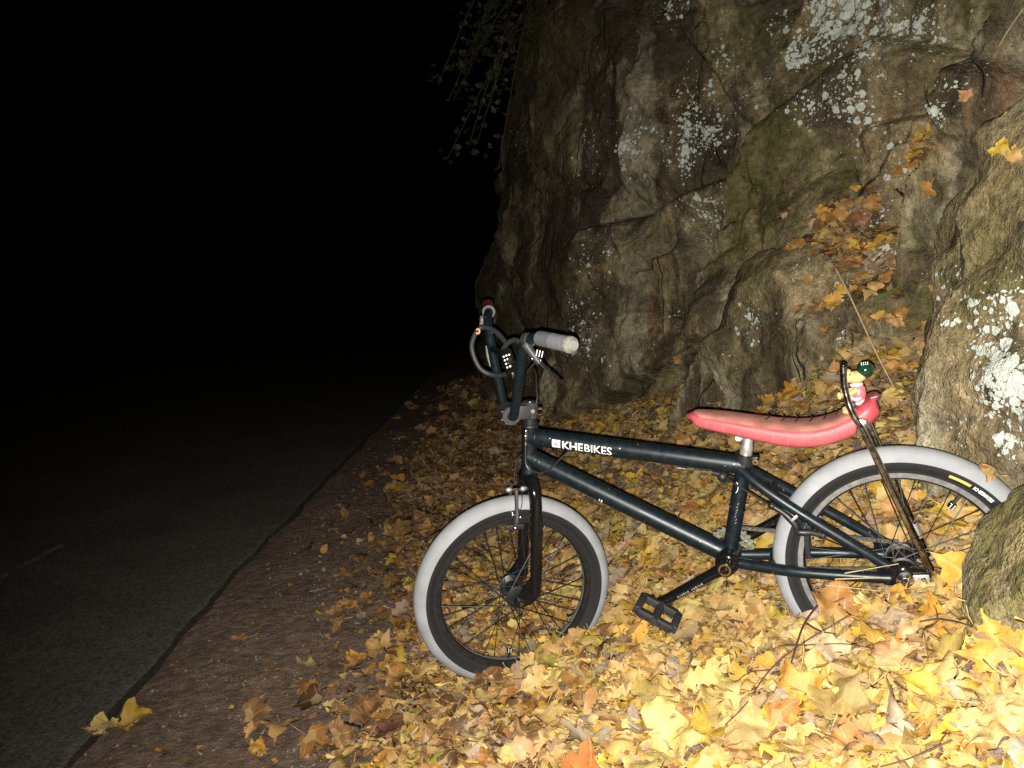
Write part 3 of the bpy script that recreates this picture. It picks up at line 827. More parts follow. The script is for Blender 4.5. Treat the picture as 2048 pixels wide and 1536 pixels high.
# seat clamp + post
sc = MB().lathe([(0.017, -0.010), (0.0215, -0.010), (0.0215, 0.010), (0.017, 0.010)], STd * 0.232, STd, 22)
sc.box(STd * 0.232 + np.array([-0.022, 0.006, 0.0]), (0.016, 0.022, 0.014), bev=0.003)
scl = part(sc, 'seat_clamp', M_BLACK)
sub(MB().disc_solid(STd * 0.232 + np.array([-0.024, 0.020, -0.002]), Y3, 0.0068, 0.010, 16), 'bolt', M_BRASS, scl)
sub(MB().disc_solid(STd * 0.232 + np.array([-0.024, 0.0255, -0.002]), Y3, 0.0040, 0.002, 6), 'bolt_head', M_STEEL, scl)
sp = part(MB().tube([STd * 0.20, STd * 0.262], 0.0135, 18).tube([STd * 0.258, STd * 0.288], [0.0135, 0.0085], 16), 'seat_post', M_ALU)
cl = MB().tube([STd * 0.282 + np.array([0.018, -0.022, 0.006]), STd * 0.282 + np.array([0.018, 0.022, 0.006])], 0.007, 12)
cl.box(STd * 0.286 + np.array([0.004, 0, 0.004]), (0.036, 0.034, 0.016), bev=0.004)
sub(cl, 'saddle_clamp', M_ALU, sp)

# saddle: banana seat, sections swept along a dipped spine: x, top z, half width, thickness
SPN = smooth_path([(0.036, 0.333, 0.012, 0.006), (0.022, 0.337, 0.030, 0.020), (0.0, 0.334, 0.038, 0.027), (-0.04, 0.325, 0.044, 0.031), (-0.08, 0.314, 0.048, 0.034), (-0.12, 0.303, 0.051, 0.037), (-0.157, 0.294, 0.054, 0.040), (-0.19, 0.288, 0.056, 0.041),
                   (-0.225, 0.286, 0.057, 0.041), (-0.258, 0.291, 0.057, 0.040), (-0.285, 0.300, 0.056, 0.039), (-0.306, 0.311, 0.054, 0.036), (-0.326, 0.322, 0.049, 0.032), (-0.340, 0.328, 0.040, 0.026), (-0.347, 0.328, 0.024, 0.018), (-0.350, 0.325, 0.008, 0.009)], 90)
tg = np.gradient(SPN[:, [0, 1]], axis=0); tg /= np.linalg.norm(tg, axis=1)[:, None]
nrm = np.stack([tg[:, 1], -tg[:, 0]], 1); nrm[nrm[:, 1] < 0] *= -1
SEG = 40
def saddle_point(i, y, drop):
    x, z, hw, th = SPN[i]
    return np.array([x - nrm[i, 0] * drop, y, z - nrm[i, 1] * drop])
V = []; F = []
ns = len(SPN)
for i in range(ns):
    hw, th = SPN[i, 2], SPN[i, 3]
    for k in range(SEG):
        a = 2 * math.pi * k / SEG
        ca, sa = math.cos(a), math.sin(a)
        y = hw * math.copysign(abs(ca) ** 0.42, ca)
        q = math.copysign(abs(sa) ** 0.62, sa)
        drop = th * (0.5 - 0.5 * q) - 0.004 * (1 - (y / hw) ** 2) * (1 if sa > 0 else -1)
        # quilted flank: shallow pleats between the vertical seams
        V.append(saddle_point(i, y, drop))
for i in range(ns - 1):
    for k in range(SEG): F.append((i * SEG + k, i * SEG + (k + 1) % SEG, (i + 1) * SEG + (k + 1) % SEG, (i + 1) * SEG + k))
F.append(tuple(range(SEG - 1, -1, -1))); F.append(tuple((ns - 1) * SEG + k for k in range(SEG)))
saddle = part(MB().add(V, F), 'saddle', M_PINK, 'long dipped banana saddle of worn coral pink vinyl')
# worn tan panel on top
i0, i1 = 7, 66
V = []; F = []; NJ = 14
for i in range(i0, i1 + 1):
    hw = SPN[i, 2] * 0.93 * min(1, ((i - i0) / 6 + .25)) ** .5 * min(1, ((i1 - i) / 5 + .3)) ** .5
    for j in range(NJ + 1):
        y = hw * (2 * j / NJ - 1); yn = y / SPN[i, 2]
        aa = 1 - abs(yn) ** (1 / 0.42)
        q = math.sqrt(max(0, 1 - min(1, abs(yn) ** (2 / .42)))) ** 0.62
        V.append(saddle_point(i, y, SPN[i, 3] * (0.5 - 0.5 * q) - 0.004 * (1 - yn * yn) - 0.0016))
for i in range(i1 - i0):
    for j in range(NJ): F.append((i * (NJ + 1) + j, i * (NJ + 1) + j + 1, (i + 1) * (NJ + 1) + j + 1, (i + 1) * (NJ + 1) + j))
sub(MB().add(V, F), 'saddle_top', M_TAN, saddle)
for n_, i in enumerate(range(31, 62, 5)):       # black cross stitches along the far edge of the top
    P = [saddle_point(i + (1 if j == 1 else 0), SPN[i, 2] * y, -0.0062 + 0.004 * y * y) for j, y in enumerate((-0.88, -0.4, 0.25))]
    sub(MB().tube(smooth_path(P, 5), 0.0015, 6), 'stitch', M_STITCH, saddle)
for i in range(14, 66, 5):                      # piping seams down the flank
    P = []
    for a in np.linspace(0.42, -1.15, 9):
        ca, sa = math.cos(a), math.sin(a); hw, th = SPN[i, 2], SPN[i, 3]
        P.append(saddle_point(i, (hw + 0.0002) * abs(ca) ** 0.42, th * (0.5 - 0.5 * math.copysign(abs(sa) ** 0.62, sa))))
    sub(MB().tube(P, 0.0008, 6), 'seam', M_SEAMP, saddle)
# dark coral tail hump behind the strut clamps
V = []; F = []; t0 = 68
for i in range(t0, ns):
    hw, th = SPN[i, 2] + 0.0016, SPN[i, 3] + 0.003
    for k in range(SEG):
        a = 2 * math.pi * k / SEG; ca, sa = math.cos(a), math.sin(a)
        y = hw * math.copysign(abs(ca) ** 0.42, ca); q = math.copysign(abs(sa) ** 0.62, sa)
        V.append(saddle_point(i, y, th * (0.5 - 0.5 * q) - 0.0015 - 0.004 * (1 - (y / hw) ** 2) * (1 if sa > 0 else -1)))
for i in range(ns - t0 - 1):
    for k in range(SEG): F.append((i * SEG + k, i * SEG + (k + 1) % SEG, (i + 1) * SEG + (k + 1) % SEG, (i + 1) * SEG + k))
F.append(tuple((ns - t0 - 1) * SEG + k for k in range(SEG)))
tail = sub(MB().add(V, F), 'saddle_tail', M_PINK2, saddle)
ib = 79
badge_c = saddle_point(ib, 0.030, -0.0045)
nb = np.array([nrm[ib, 0], 0.25, nrm[ib, 1]]); nb /= np.linalg.norm(nb)
tb = np.array([tg[ib, 0], 0, tg[ib, 1]]); bb_ = np.cross(nb, tb)
sub(MB().box(badge_c, (0.013, 0.010, 0.0016), np.stack([tb, bb_, nb], 1), bev=0.0005), 'badge', M_ALU, saddle)

# chrome struts from the rear axle to the back of the saddle; the near one carries on as a post
st_near = smooth_path([(-0.395, 0.074, -0.018), (-0.352, 0.072, 0.135), (-0.312, 0.070, 0.277), (-0.301, 0.070, 0.305), (-0.294, 0.068, 0.335), (-0.2915, 0.066, 0.37), (-0.2948, 0.066, 0.409)], 40)
s1 = part(MB().tube(st_near, [0.0072] * 26 + [0.0066] * 15, 14), 'saddle_strut', M_CHROME)
sub(MB().ball(st_near[-1], 0.0068), 'strut_end', M_GLOSS, s1)
sub(MB().box((-0.311, 0.066, 0.283), (0.020, 0.018, 0.034), np.array(Matrix.Rotation(R_(-16), 3, 'Y')), bev=0.003), 'strut_clamp', M_STEEL, s1)
st_far = [(-0.400, -0.062, -0.045), (-0.362, -0.060, 0.105), (-0.318, -0.058, 0.28)]
s2 = part(MB().tube(smooth_path(st_far, 16), 0.0072, 14), 'saddle_strut', M_CHROME)
sub(MB().box((-0.318, -0.055, 0.275), (0.020, 0.016, 0.03), np.array(Matrix.Rotation(R_(-16), 3, 'Y')), bev=0.003), 'strut_clamp', M_STEEL, s2)
sub(MB().tube([(-0.389, -0.062, -0.002), (-0.381, -0.062, 0.03)], 0.0090, 12), 'strut_sleeve', M_ALU, s2)

# fork
f = MB()
crown = fk(-0.030, 0, 0.300)
f.tube([HT_BOT - UPS * 0.001, HT_BOT - UPS * 0.016], [0.021, 0.019], 20)
for sd in (1, -1):
    f.tube(smooth_path([fk(-0.031, 0.0, 0.300), fk(-0.032, 0.028 * sd, 0.297), fk(-0.035, 0.047 * sd, 0.278), fk(-0.038, 0.054 * sd, 0.24), fk(-0.040, 0.056 * sd, 0.16), fk(-0.040, 0.057 * sd, 0.07), fk(-0.039, 0.058 * sd, 0.018)], 26), [0.016] * 6 + [0.0155] * 12 + [0.0145] * 9, 18)
f.ball(fk(-0.031, 0, 0.301), 0.0205, seg=18, rings=12)
fork = part(f, 'fork', M_GLOSS)
for sd in (1, -1):
    out = [(-0.050, 0.060), (-0.030, 0.062), (0.004, 0.016), (0.016, 0.002), (0.012, -0.012), (-0.002, -0.017), (-0.030, -0.010), (-0.050, 0.012)]
    n = len(out); V = [fk(a, 0.056 * sd - 0.0035, b) for a, b in out] + [fk(a, 0.056 * sd + 0.0035, b) for a, b in out]
    F = [tuple(range(n)), tuple(range(2 * n - 1, n - 1, -1))] + [(i, n + i, n + (i + 1) % n, (i + 1) % n) for i in range(n)]
    sub(MB().add(V, F), 'fork_dropout', M_GLOSS, fork, smooth=False)

# headset and stem
hs = MB()
for h, r, t in ((0.004, 0.0215, 0.006), (0.011, 0.0195, 0.006), (0.017, 0.0175, 0.005)):
    hs.lathe([(0.010, -t / 2), (r, -t / 2), (r, t / 2), (0.010, t / 2)], HT_TOP + UPS * h, UPS, 24)
headset = part(hs, 'headset', M_BLACK)
sub(MB().lathe([(0.0216, -0.0006), (0.0222, -0.0006), (0.0222, 0.0006), (0.0216, 0.0006)], HT_TOP + UPS * 0.0025, UPS, 24, closed=True), 'headset_ring', M_STEEL, headset)
sm_ = MB()
STE = HT_TOP + UPS * 0.041
sm_.lathe([(0, -0.0205), (0.018, -0.0205), (0.0205, -0.018), (0.0205, 0.018), (0.018, 0.0205), (0, 0.0205)], STE, UPS, 24)
sm_.box((STE + SCL) / 2 + UPS * 0.002, (0.052, 0.048, 0.036), MS, bev=0.006)
sm_.lathe([(0.0115, -0.027), (0.0225, -0.027), (0.0225, 0.027), (0.0115, 0.027)], SCL, LF, 26)
stem = part(sm_, 'stem', M_STEM)
for (a, b, c_, r, mm, h) in ((-0.052, 0.0255, 0.008, 0.0055, M_PALE, 0.003), (-0.074, 0.012, 0.010, 0.0036, M_BRASS, 0.008), (-0.074, 0.012, -0.004, 0.0028, M_STEEL, 0.008), (0.022, 0.020, 0.010, 0.003, M_STEEL, 0.006), (0.022, 0.020, -0.010, 0.003, M_STEEL, 0.006), (0.012, 0.020, -0.020, 0.003, M_STEEL, 0.006)):
    sub(MB().disc_solid(st(a, b, c_), LF if a > -0.06 and a < 0 else (FW_ if a > 0 else -FW_), r, h, 12), 'bolt', mm, stem)
sub(MB().disc_solid(STE + UPS * 0.0215, UPS, 0.010, 0.004, 16), 'top_cap', M_STEEL, stem)

# handlebar
half = [(0, 0.0, 0), (0, 0.034, 0.001), (0.001, 0.050, 0.010), (0.004, 0.075, 0.045), (0.010, 0.125, 0.125), (0.013, 0.158, 0.180), (0.011, 0.178, 0.203), (0.003, 0.205, 0.2145), (-0.006, 0.24, 0.2165), (-0.029, 0.345, 0.221)]
full = [st(a, -b, c_) for a, b, c_ in half[::-1]] + [st(a, b, c_) for a, b, c_ in half[1:]]
hb = MB().tube(smooth_path(full, 90), 0.0115, 16)
bar = part(hb, 'handlebar', M_PAINT)
sub(MB().tube([st(0.0105, -0.132, 0.137), st(0.0105, 0.132, 0.137)], 0.0085, 12), 'crossbar', M_PAINT, bar)
M_STK = M_PALE
sub(MB().tube([st(0.017, -0.120, 0.092), st(0.0195, -0.136, 0.117), st(0.0215, -0.150, 0.140)], [0.0020, 0.0046, 0.0015], 8), 'sticker', M_STK, bar)
def along(path_pts, r, seg=18): return MB().tube(smooth_path(path_pts, 20), r, seg)
gl = [st(-0.004, 0.228, 0.2163), st(-0.029, 0.345, 0.221)]
d_ = (gl[1] - gl[0]); L_ = np.linalg.norm(d_); d_ /= L_
grip = part(MB().tube([gl[0] + d_ * t for t in np.linspace(0, L_ * 0.45, 12)], [0.0158 + 0.0005 * (i % 2) for i in range(12)], 20), 'grip', M_GRIP)
sub(MB().tube([gl[0] + d_ * t for t in np.linspace(L_ * 0.45, L_ * 0.95, 12)], [0.0160 + 0.0004 * (i % 2) for i in range(12)], 20), 'grip_sleeve', M_GRIPL, grip)
sub(MB().lathe([(0, 0.010), (0.0095, 0.010), (0.011, 0.007), (0.0125, 0.010), (0.0165, 0.006), (0.0175, -0.001), (0.0165, -0.008), (0.012, -0.008)], gl[1] + d_ * -0.002, d_, 24), 'end_plug', M_PALE, grip)
gf = [st(-0.004, -0.228, 0.2163), st(-0.029, -0.345, 0.221)]
d2 = (gf[1] - gf[0]); L2 = np.linalg.norm(d2); d2 /= L2
grip2 = part(MB().tube([gf[0] + d2 * t for t in np.linspace(L2 * .1, L2, 12)], 0.0165, 20), 'grip', M_REDGRIP, 'dark red grip on the far end of the handlebar')
sub(MB().lathe([(0.010, -0.003), (0.0172, -0.003), (0.0172, 0.003), (0.010, 0.003)], gf[0] + d2 * 0.006, d2, 20), 'grip_collar', M_STEM, grip2)
# brake lever on the near side and its clamp
lv = MB().lathe([(0.011, -0.008), (0.0155, -0.008), (0.0155, 0.008), (0.011, 0.008)], st(0.009, 0.185, 0.207), d_, 18)
lv.tube(smooth_path([st(0.016, 0.185, 0.200), st(0.006, 0.190, 0.185), st(-0.006, 0.197, 0.168), st(-0.012, 0.203, 0.158)], 10), [0.010, .010, .0095, .009, .009, .0085, .008, .008, .0075, .007, .007], 12)
lever = part(lv, 'brake_lever', M_STEM)
sub(MB().tube(smooth_path([st(-0.012, 0.20, 0.163), st(-0.022, 0.215, 0.150), st(-0.034, 0.235, 0.138), st(-0.042, 0.26, 0.128)], 10), [0.006, .006, .0055, .005, .005, .005, .0045, .0045, .004, .004, .0035], 10, flat=0.5), 'lever_blade', M_BLACK, lever)
for (a, b, c_) in ((0.006, 0.205, 0.170), (-0.010, 0.213, 0.167)): sub(MB().ball(st(a, b, c_), 0.0032), 'lever_screw', M_STEEL, lever)
for k in range(3): sub(MB().tube([st(-0.004 - 0.006 * k, 0.210, 0.190 - 0.002 * k), st(-0.001 - 0.006 * k, 0.211, 0.177 - 0.002 * k)], 0.0011, 6), 'print_mark', M_WHITE, lever)
lv2 = MB().tube(smooth_path([st(0.014, -0.215, 0.205), st(0.016, -0.222, 0.185), st(0.024, -0.225, 0.165)], 8), [0.008, .008, .0075, .007, .0065, .006, .0055, .005, .005], 10)
part(lv2, 'brake_lever', M_ALU)

# cables
def cable(pts, r=0.0024, m=M_CABLE, n=40): return part(MB().tube(smooth_path(pts, n), r, 8), 'cable', m)
cable([st(-0.006, 0.20, 0.165), st(0.0, 0.15, 0.13), st(-0.045, 0.06, 0.115), st(-0.062, 0.020, 0.07), st(-0.066, 0.012, 0.028), HT_TOP + UPS * 0.02 + np.array([-.012, .018, 0])])
cable([(0.420, 0.026, 0.343), (0.4275, 0.027, 0.310), (0.435, 0.029, 0.272), (0.428, 0.030, 0.253), (0.410, 0.031, 0.2445), (0.390, 0.031, 0.2445), (0.365, 0.030, 0.257), (0.338, 0.026, 0.277), (0.315, 0.016, 0.288), (0.290, 0.008, 0.282), (0.2, 0.004, 0.257), (0.09, 0.002, 0.2265), (0.072, 0.0, 0.216)], 0.0024)
ad = part(MB().tube([(0.420, 0.024, 0.345), (0.424, 0.025, 0.328)], 0.0045, 10).ball((0.4225, 0.026, 0.336), 0.006).ball((0.4195, 0.025, 0.348), 0.005), 'cable_adjuster', M_STEEL)
sub(MB().tube([(0.4255, 0.026, 0.320), (0.4268, 0.0265, 0.314)], 0.0038, 10), 'ferrule', M_BRASS, ad)
ad = part(MB().tube([(0.080, 0.0, 0.2155), (0.062, 0.0, 0.2115)], 0.0042, 10), 'cable_adjuster', M_STEEL)
sub(MB().tube([(0.060, 0, 0.211), (0.010, 0, 0.1985)], 0.0011, 6), 'inner_wire', M_STEEL, ad)
ad2 = part(MB().tube([(0.006, 0, 0.198), (-0.022, 0.0, 0.188)], [0.006, 0.009], 12).ball((-0.016, 0.0, 0.186), 0.0125), 'cable_hanger', M_BLACK)
cable([(-0.020, 0.004, 0.188), (-0.040, 0.020, 0.176), (-0.075, 0.030, 0.152), (-0.112, 0.044, 0.127)], 0.0022)
cable([(-0.020, -0.004, 0.188), (-0.050, -0.02, 0.168), (-0.085, -0.030, 0.150), (-0.12, -0.044, 0.13)], 0.0022)
cable([HT_TOP + UPS * -.01 + np.array([.006, -.02, 0]), HT_TOP + np.array([.03, -.026, -.06]), fk(-0.01, -0.02, 0.34), fk(0.004, 0.0, 0.292)], 0.0022)

# wheels
def wheel(name, c, fwd, upv, ax, lab):
    """rim mesh with tyre, sidewalls, hub, spokes and nuts as children"""
    rim = MB().lathe([(0.188, -0.006), (0.1915, -0.013), (0.209, -0.0145), (0.212, -0.013), (0.208, -0.010), (0.203, 0.0), (0.208, 0.010), (0.212, 0.013), (0.209, 0.0145), (0.1915, 0.013), (0.188, 0.006)], c, ax, 96, fwd, closed=True)
    rim = part(rim, name, M_RIM, lab)
    for sd in (1, -1):
        prof = [(0.1925, sd * 0.01315), (0.2075, sd * 0.01475), (0.2075, sd * 0.0142), (0.1925, sd * 0.0126)]
        sub(MB().lathe(prof, c, ax, 96, fwd, closed=True), 'brake_track', M_RIMAL if name == 'rear_wheel' else M_RIMD, rim)
    sub(MB().lathe([(0.1868, -0.0055), (0.1874, -0.0065), (0.1874, 0.0065), (0.1868, 0.0055)], c, ax, 96, fwd, closed=True), 'rim_bed', M_RIMAL, rim)
    rc, rs = WR - 0.0265, 0.0265
    tr = [(rc + rs * math.cos(a), rs * 0.98 * math.sin(a)) for a in np.linspace(R_(-92), R_(92), 21)]
    tr += [(rc + (rs - 0.004) * math.cos(a), (rs - 0.004) * math.sin(a)) for a in np.linspace(R_(92), R_(-92), 13)]
    sub(MB().lathe(tr, c, ax, 110, fwd, closed=True), 'tyre', M_TREAD, rim)
    for sd in (1, -1):
        sw = [(rc + (rs - 0.0004) * math.cos(a), sd * (rs - 0.0004) * 0.98 * math.sin(a)) for a in np.linspace(R_(91.5), R_(136), 7)]
        sw += [(0.2075, sd * 0.0156), (0.2030, sd * 0.0152), (0.2030, sd * 0.0125)] + [(rc + (rs - 0.004) * math.cos(a), sd * (rs - 0.004) * math.sin(a)) for a in np.linspace(R_(136), R_(91.5), 6)]
        sub(MB().lathe(sw, c, ax, 110, fwd, closed=True), 'sidewall', M_RUB, rim)
        for rr in (0.2130, 0.2175):
            yb = 0.98 * math.sqrt(max(0, (rs - .0004) ** 2 - (rr - rc) ** 2))
            sub(MB().lathe([(rr - 0.0007, sd * yb), (rr, sd * (yb + 0.0009)), (rr + 0.0007, sd * yb)], c, ax, 96, fwd), 'sidewall_rib', M_RUB, rim)
    hub = MB().lathe([(0.0, -0.037), (0.020, -0.037), (0.029, -0.034), (0.030, -0.030), (0.027, -0.028), (0.017, -0.024), (0.016, 0.0), (0.017, 0.024), (0.027, 0.028), (0.030, 0.030), (0.029, 0.034), (0.020, 0.037), (0.0, 0.037)], c, ax, 28, fwd)
    sub(hub, 'hub', M_BLACK, rim)
    sub(MB().tube([c - ax * 0.074, c + ax * 0.074], 0.0048, 10), 'axle', M_STEEL, rim)
    w_ = np.cross(ax, fwd)
    base = None
    for k in range(36):
        sd = 1 if k % 2 == 0 else -1
        cr = 1 if (k // 2) % 2 == 0 else -1
        a = 2 * math.pi * (k + 0.5) / 36; b = a + cr * R_(62)
        p0 = c + 0.0275 * (math.cos(b) * fwd + math.sin(b) * w_) + ax * sd * (0.032 + 0.0012 * cr)
        p1 = c + 0.1905 * (math.cos(a) * fwd + math.sin(a) * w_) + ax * sd * 0.003
        dd = (p1 - p0) / np.linalg.norm(p1 - p0)
        sub(MB().tube([p0, p1 - dd * 0.013, p1 - dd * 0.012, p1], [0.00105, 0.00105, 0.0021, 0.0021], 6), 'spoke', M_BLACK, rim)
    return rim

fw_up = UPS
FWHEEL = wheel('front_wheel', HUB, FW_, fw_up, LF, None)
RWHEEL = wheel('rear_wheel', RH, np.array([1.0, 0, 0]), np.array([0, 0, 1.0]), Y3, None)
def die(c, ax, parentw, rimp, size=0.0125):
    ax = np.array(ax) / np.linalg.norm(ax)
    a2 = LF if parentw is FWHEEL else Y3
    a3 = np.cross(ax, a2); M = np.stack([a3, a2, ax], 1)
    sub(MB().tube([rimp, np.array(c)], 0.003, 8), 'valve', M_BLACK, parentw)
    sub(MB().box(c, (size,) * 3, M, bev=0.0015), 'valve_cap', M_GLOSS, parentw)
    for (i, j) in ((-1, -1), (-1, 0), (-1, 1), (1, -1), (1, 0), (1, 1)):
        sub(MB().disc_solid(np.array(c) + M @ np.array([i * size * .25, size / 2 + .0003, j * size * .3]), a2, 0.0014, 0.0006, 8), 'pip', M_WHITE, parentw)
    for (i, j) in ((-1, -1), (0, 0), (1, 1), (-1, 1), (1, -1)):
        sub(MB().disc_solid(np.array(c) + M @ np.array([i * size * .28, j * size * .28, size / 2 + .0003]), ax, 0.0014, 0.0006, 8), 'pip', M_WHITE, parentw)
vd = np.array([0.0107, 0, -0.1746]); vd /= np.linalg.norm(vd)
die(fk(0.0103, 0.0, -0.163), fk(*(-vd)) - HUB, FWHEEL, fk(*(vd * 0.19)))
vr = np.array([-0.4538 + 0.3475, 0, 0.0872 + 0.0352]); vr /= np.linalg.norm(vr)
die(RH + vr * 0.160, -vr, RWHEEL, RH + vr * 0.19)
# print on the tyre walls: yellow patch and maker's name on the rear, yellow patch on the front
def arc_text(body, size, c, e1, e2, ax, radius, ang, name, m, par, yoff):
    cu = bpy.data.curves.new('txt', 'FONT'); cu.body = body; cu.size = size; cu.offset = 0.0004; cu.resolution_u = 2
    ob = bpy.data.objects.new('txt', cu); COL.objects.link(ob)
    me = bpy.data.meshes.new_from_object(ob.evaluated_get(bpy.context.evaluated_depsgraph_get())); bpy.data.objects.remove(ob)
    for v in me.vertices:
        a = ang + v.co.x / radius; r = radius + v.co.y
        rc, rs = WR - 0.0265, 0.0265
        yb = 0.98 * math.sqrt(max(0, rs ** 2 - (r - rc) ** 2)) + 0.0006
        v.co = Vector(c + r * (math.cos(a) * e1 + math.sin(a) * e2) + ax * yb)
    me.materials.append(m); me.name = name
    link(bpy.data.objects.new(name, me), par)
X3 = np.array([1.0, 0, 0]); Z3 = np.array([0, 0, 1.0])
def patch(c, e1, e2, ax, r0, r1, a0, a1, par, m):
    V = []; F = []; rc, rs = WR - 0.0265, 0.0265
    for k in range(9):
        a = a0 + (a1 - a0) * k / 8
        for j in range(4):
            r = r0 + (r1 - r0) * j / 3
            V.append(c + r * (math.cos(a) * e1 + math.sin(a) * e2) + ax * (0.98 * math.sqrt(rs ** 2 - (r - rc) ** 2) + 0.0006))
    for k in range(8):
        for j in range(3): F.append((k * 4 + j, k * 4 + j + 1, k * 4 + 5 + j, k * 4 + 4 + j))
    sub(MB().add(V, F), 'tyre_print', m, par)
patch(RH, X3, Z3, Y3, 0.2145, 0.2205, R_(119), R_(130), RWHEEL, M_YELLOW)
arc_text('KHEBIKES', 0.0098, RH, Z3, -X3, Y3, 0.2145, R_(41.5), 'tyre_print', M_WHITE, RWHEEL, 0)
bpy.data.objects[-1] if False else None
E1, E2 = FW_, np.cross(LF, FW_)
patch(HUB, FW_, UPS, LF, 0.2140, 0.2195, R_(-84), R_(-74), FWHEEL, M_YELLOW)

# axle nuts and rear hub guard
part(MB().disc_solid(fk(0, 0.063, 0), LF, 0.0105, 0.008, 18).disc_solid(fk(0, 0.069, 0), LF, 0.0078, 0.009, 6), 'axle_nut', M_BLACK)
part(MB().disc_solid(fk(0, -0.063, 0), LF, 0.0105, 0.008, 18), 'axle_nut', M_BLACK)
nut = part(MB().lathe([(0, 0.010), (0.008, 0.010), (0.012, 0.006), (0.0165, 0.003), (0.018, -0.004), (0.018, -0.008), (0, -0.008)], RH + Y3 * 0.074, Y3, 24), 'axle_nut', M_STEEL)
sub(MB().disc_solid(RH + Y3 * 0.086, Y3, 0.0085, 0.012, 6), 'nut_head', M_STEEL, nut)
part(MB().disc_solid(RH - Y3 * 0.074, Y3, 0.014, 0.014, 16), 'axle_nut', M_STEEL)
tn = part(MB().box(RH + np.array([-0.024, 0.0695, -0.001]), (0.040, 0.004, 0.017), bev=0.0015), 'chain_tensioner', M_ALU)
sub(MB().disc_solid(RH + np.array([-0.033, 0.073, -0.001]), Y3, 0.0050, 0.004, 12), 'bolt', M_STEEL, tn)
part(MB().tube([RH - Y3 * 0.02, RH + Y3 * 0.045], [0.028, 0.024], 22), 'hub_shell', M_GLOSS)

# drivetrain on the far side
cr = MB()
NT_ = 25
prof = []
for k in range(NT_ * 4):
    a = 2 * math.pi * k / (NT_ * 4); r = 0.0505 + (0.0028 if k % 4 in (1, 2) else -0.0012); prof.append((r * math.cos(a), r * math.sin(a)))
n = len(prof); V = []
for y in (-0.0495, -0.0465):
    V += [(x, y, z) for x, z in prof] + [(x * 0.66, y, z * 0.66) for x, z in prof]
F = []
for i in range(n):
    j = (i + 1) % n
    F += [(i, j, n + j, n + i), (2 * n + i, 3 * n + i, 3 * n + j, 2 * n + j), (i, 2 * n + i, 2 * n + j, j), (n + i, n + j, 3 * n + j, 3 * n + i)]
cr.add(V, F)
for k in range(5):
    a = 2 * math.pi * k / 5 + .3
    cr.box((0.025 * math.cos(a), -0.048, 0.025 * math.sin(a)), (0.032, 0.0028, 0.012), np.array(Matrix.Rotation(-a, 3, 'Y')), bev=0.001)
ring = part(cr, 'chainring', M_RING, smooth=False)
for k in range(5):
    a = 2 * math.pi * k / 5 + .3
    sub(MB().disc_solid((0.036 * math.cos(a), -0.045, 0.036 * math.sin(a)), Y3, 0.004, 0.004, 10), 'chainring_bolt', M_STEEL, ring)
spk = part(MB().lathe([(0.012, -0.002), (0.029, -0.002), (0.029, 0.002), (0.012, 0.002)], RH - Y3 * 0.048, Y3, 26), 'sprocket', M_RING)
def chain_run(p, q, n):
    p, q = np.array(p), np.array(q); d = (q - p) / np.linalg.norm(q - p)
    c = MB(); up = np.cross(Y3, d); M = np.stack([d, Y3, up], 1)
    for k in range(n):
        o = p + (q - p) * (k + .5) / n
        yo = 0.0026 if k % 2 else 0.0016
        for s_ in (1, -1): c.box(o + Y3 * yo * s_, (0.0145, 0.0012, 0.0078), M)
        c.tube([p + (q - p) * k / n - Y3 * 0.003, p + (q - p) * k / n + Y3 * 0.003], 0.0033, 7)
    o = part(c, 'chain', M_CHAIN, smooth=False); o['kind'] = 'stuff'
chain_run((0.0, -0.048, 0.0515), (RH[0], -0.048, RH[2] + 0.0305), 28)
chain_run((0.0, -0.048, -0.0515), (RH[0], -0.048, RH[2] - 0.0305), 28)
PA = np.array([0.1483, 0.085, -0.0684]); dirc = np.array([PA[0], 0, PA[2]]); dirc /= np.linalg.norm(dirc)
def crank(sd):
    e = dirc * 0.166 * sd
    y0, y1 = 0.066 * sd, 0.080 * sd
    m_ = MB().tube([np.array([0, y0, 0]) - dirc * sd * .004, np.array([0, y0, 0]) + e * 0.2, np.array([0, y1, 0]) + e * 0.9, np.array([0, y1, 0]) + e * 1.03], [0.0155, 0.0118, 0.0108, 0.0125], 16)
    m_.disc_solid((0, y0, 0), Y3, 0.0185, 0.022, 22)
    return part(m_, 'crank_arm', M_GLOSS)
ca = crank(1); crank(-1)
sub(MB().lathe([(0.010, -0.001), (0.0135, -0.001), (0.0135, 0.001), (0.010, 0.001)], (0, 0.0785, 0), Y3, 22, closed=True), 'dust_cap', M_BRASS, ca)
sub(MB().disc_solid((0, 0.0775, 0), Y3, 0.0062, 0.003, 6), 'crank_bolt', M_BRASS, ca)
for k in range(13):
    if k == 6: continue
    p = dirc * (0.060 + 0.0052 * k) + np.array([0, 0.0715 + 0.0105 * (0.06 + 0.0052 * k - 0.03) / 0.13, 0]) + np.cross(Y3, dirc) * 0.0035
    sub(MB().box(p + Y3 * 0.0096, (0.0030, 0.0006, 0.0042 - 0.001 * (k % 3)), np.stack([dirc, Y3, np.cross(dirc, Y3)], 1)), 'print_mark', M_ALU, ca)
bb = part(MB().lathe([(0.012, 0.052), (0.020, 0.052), (0.0245, 0.048), (0.0265, 0.042), (0.0265, 0.036), (0.012, 0.036)], (0, 0, 0), Y3, 28), 'bottom_bracket_cup', M_GLOSS)
part(MB().tube([(0, -0.075, 0), (0, 0.07, 0)], 0.0095, 14), 'crank_spindle', M_STEEL)
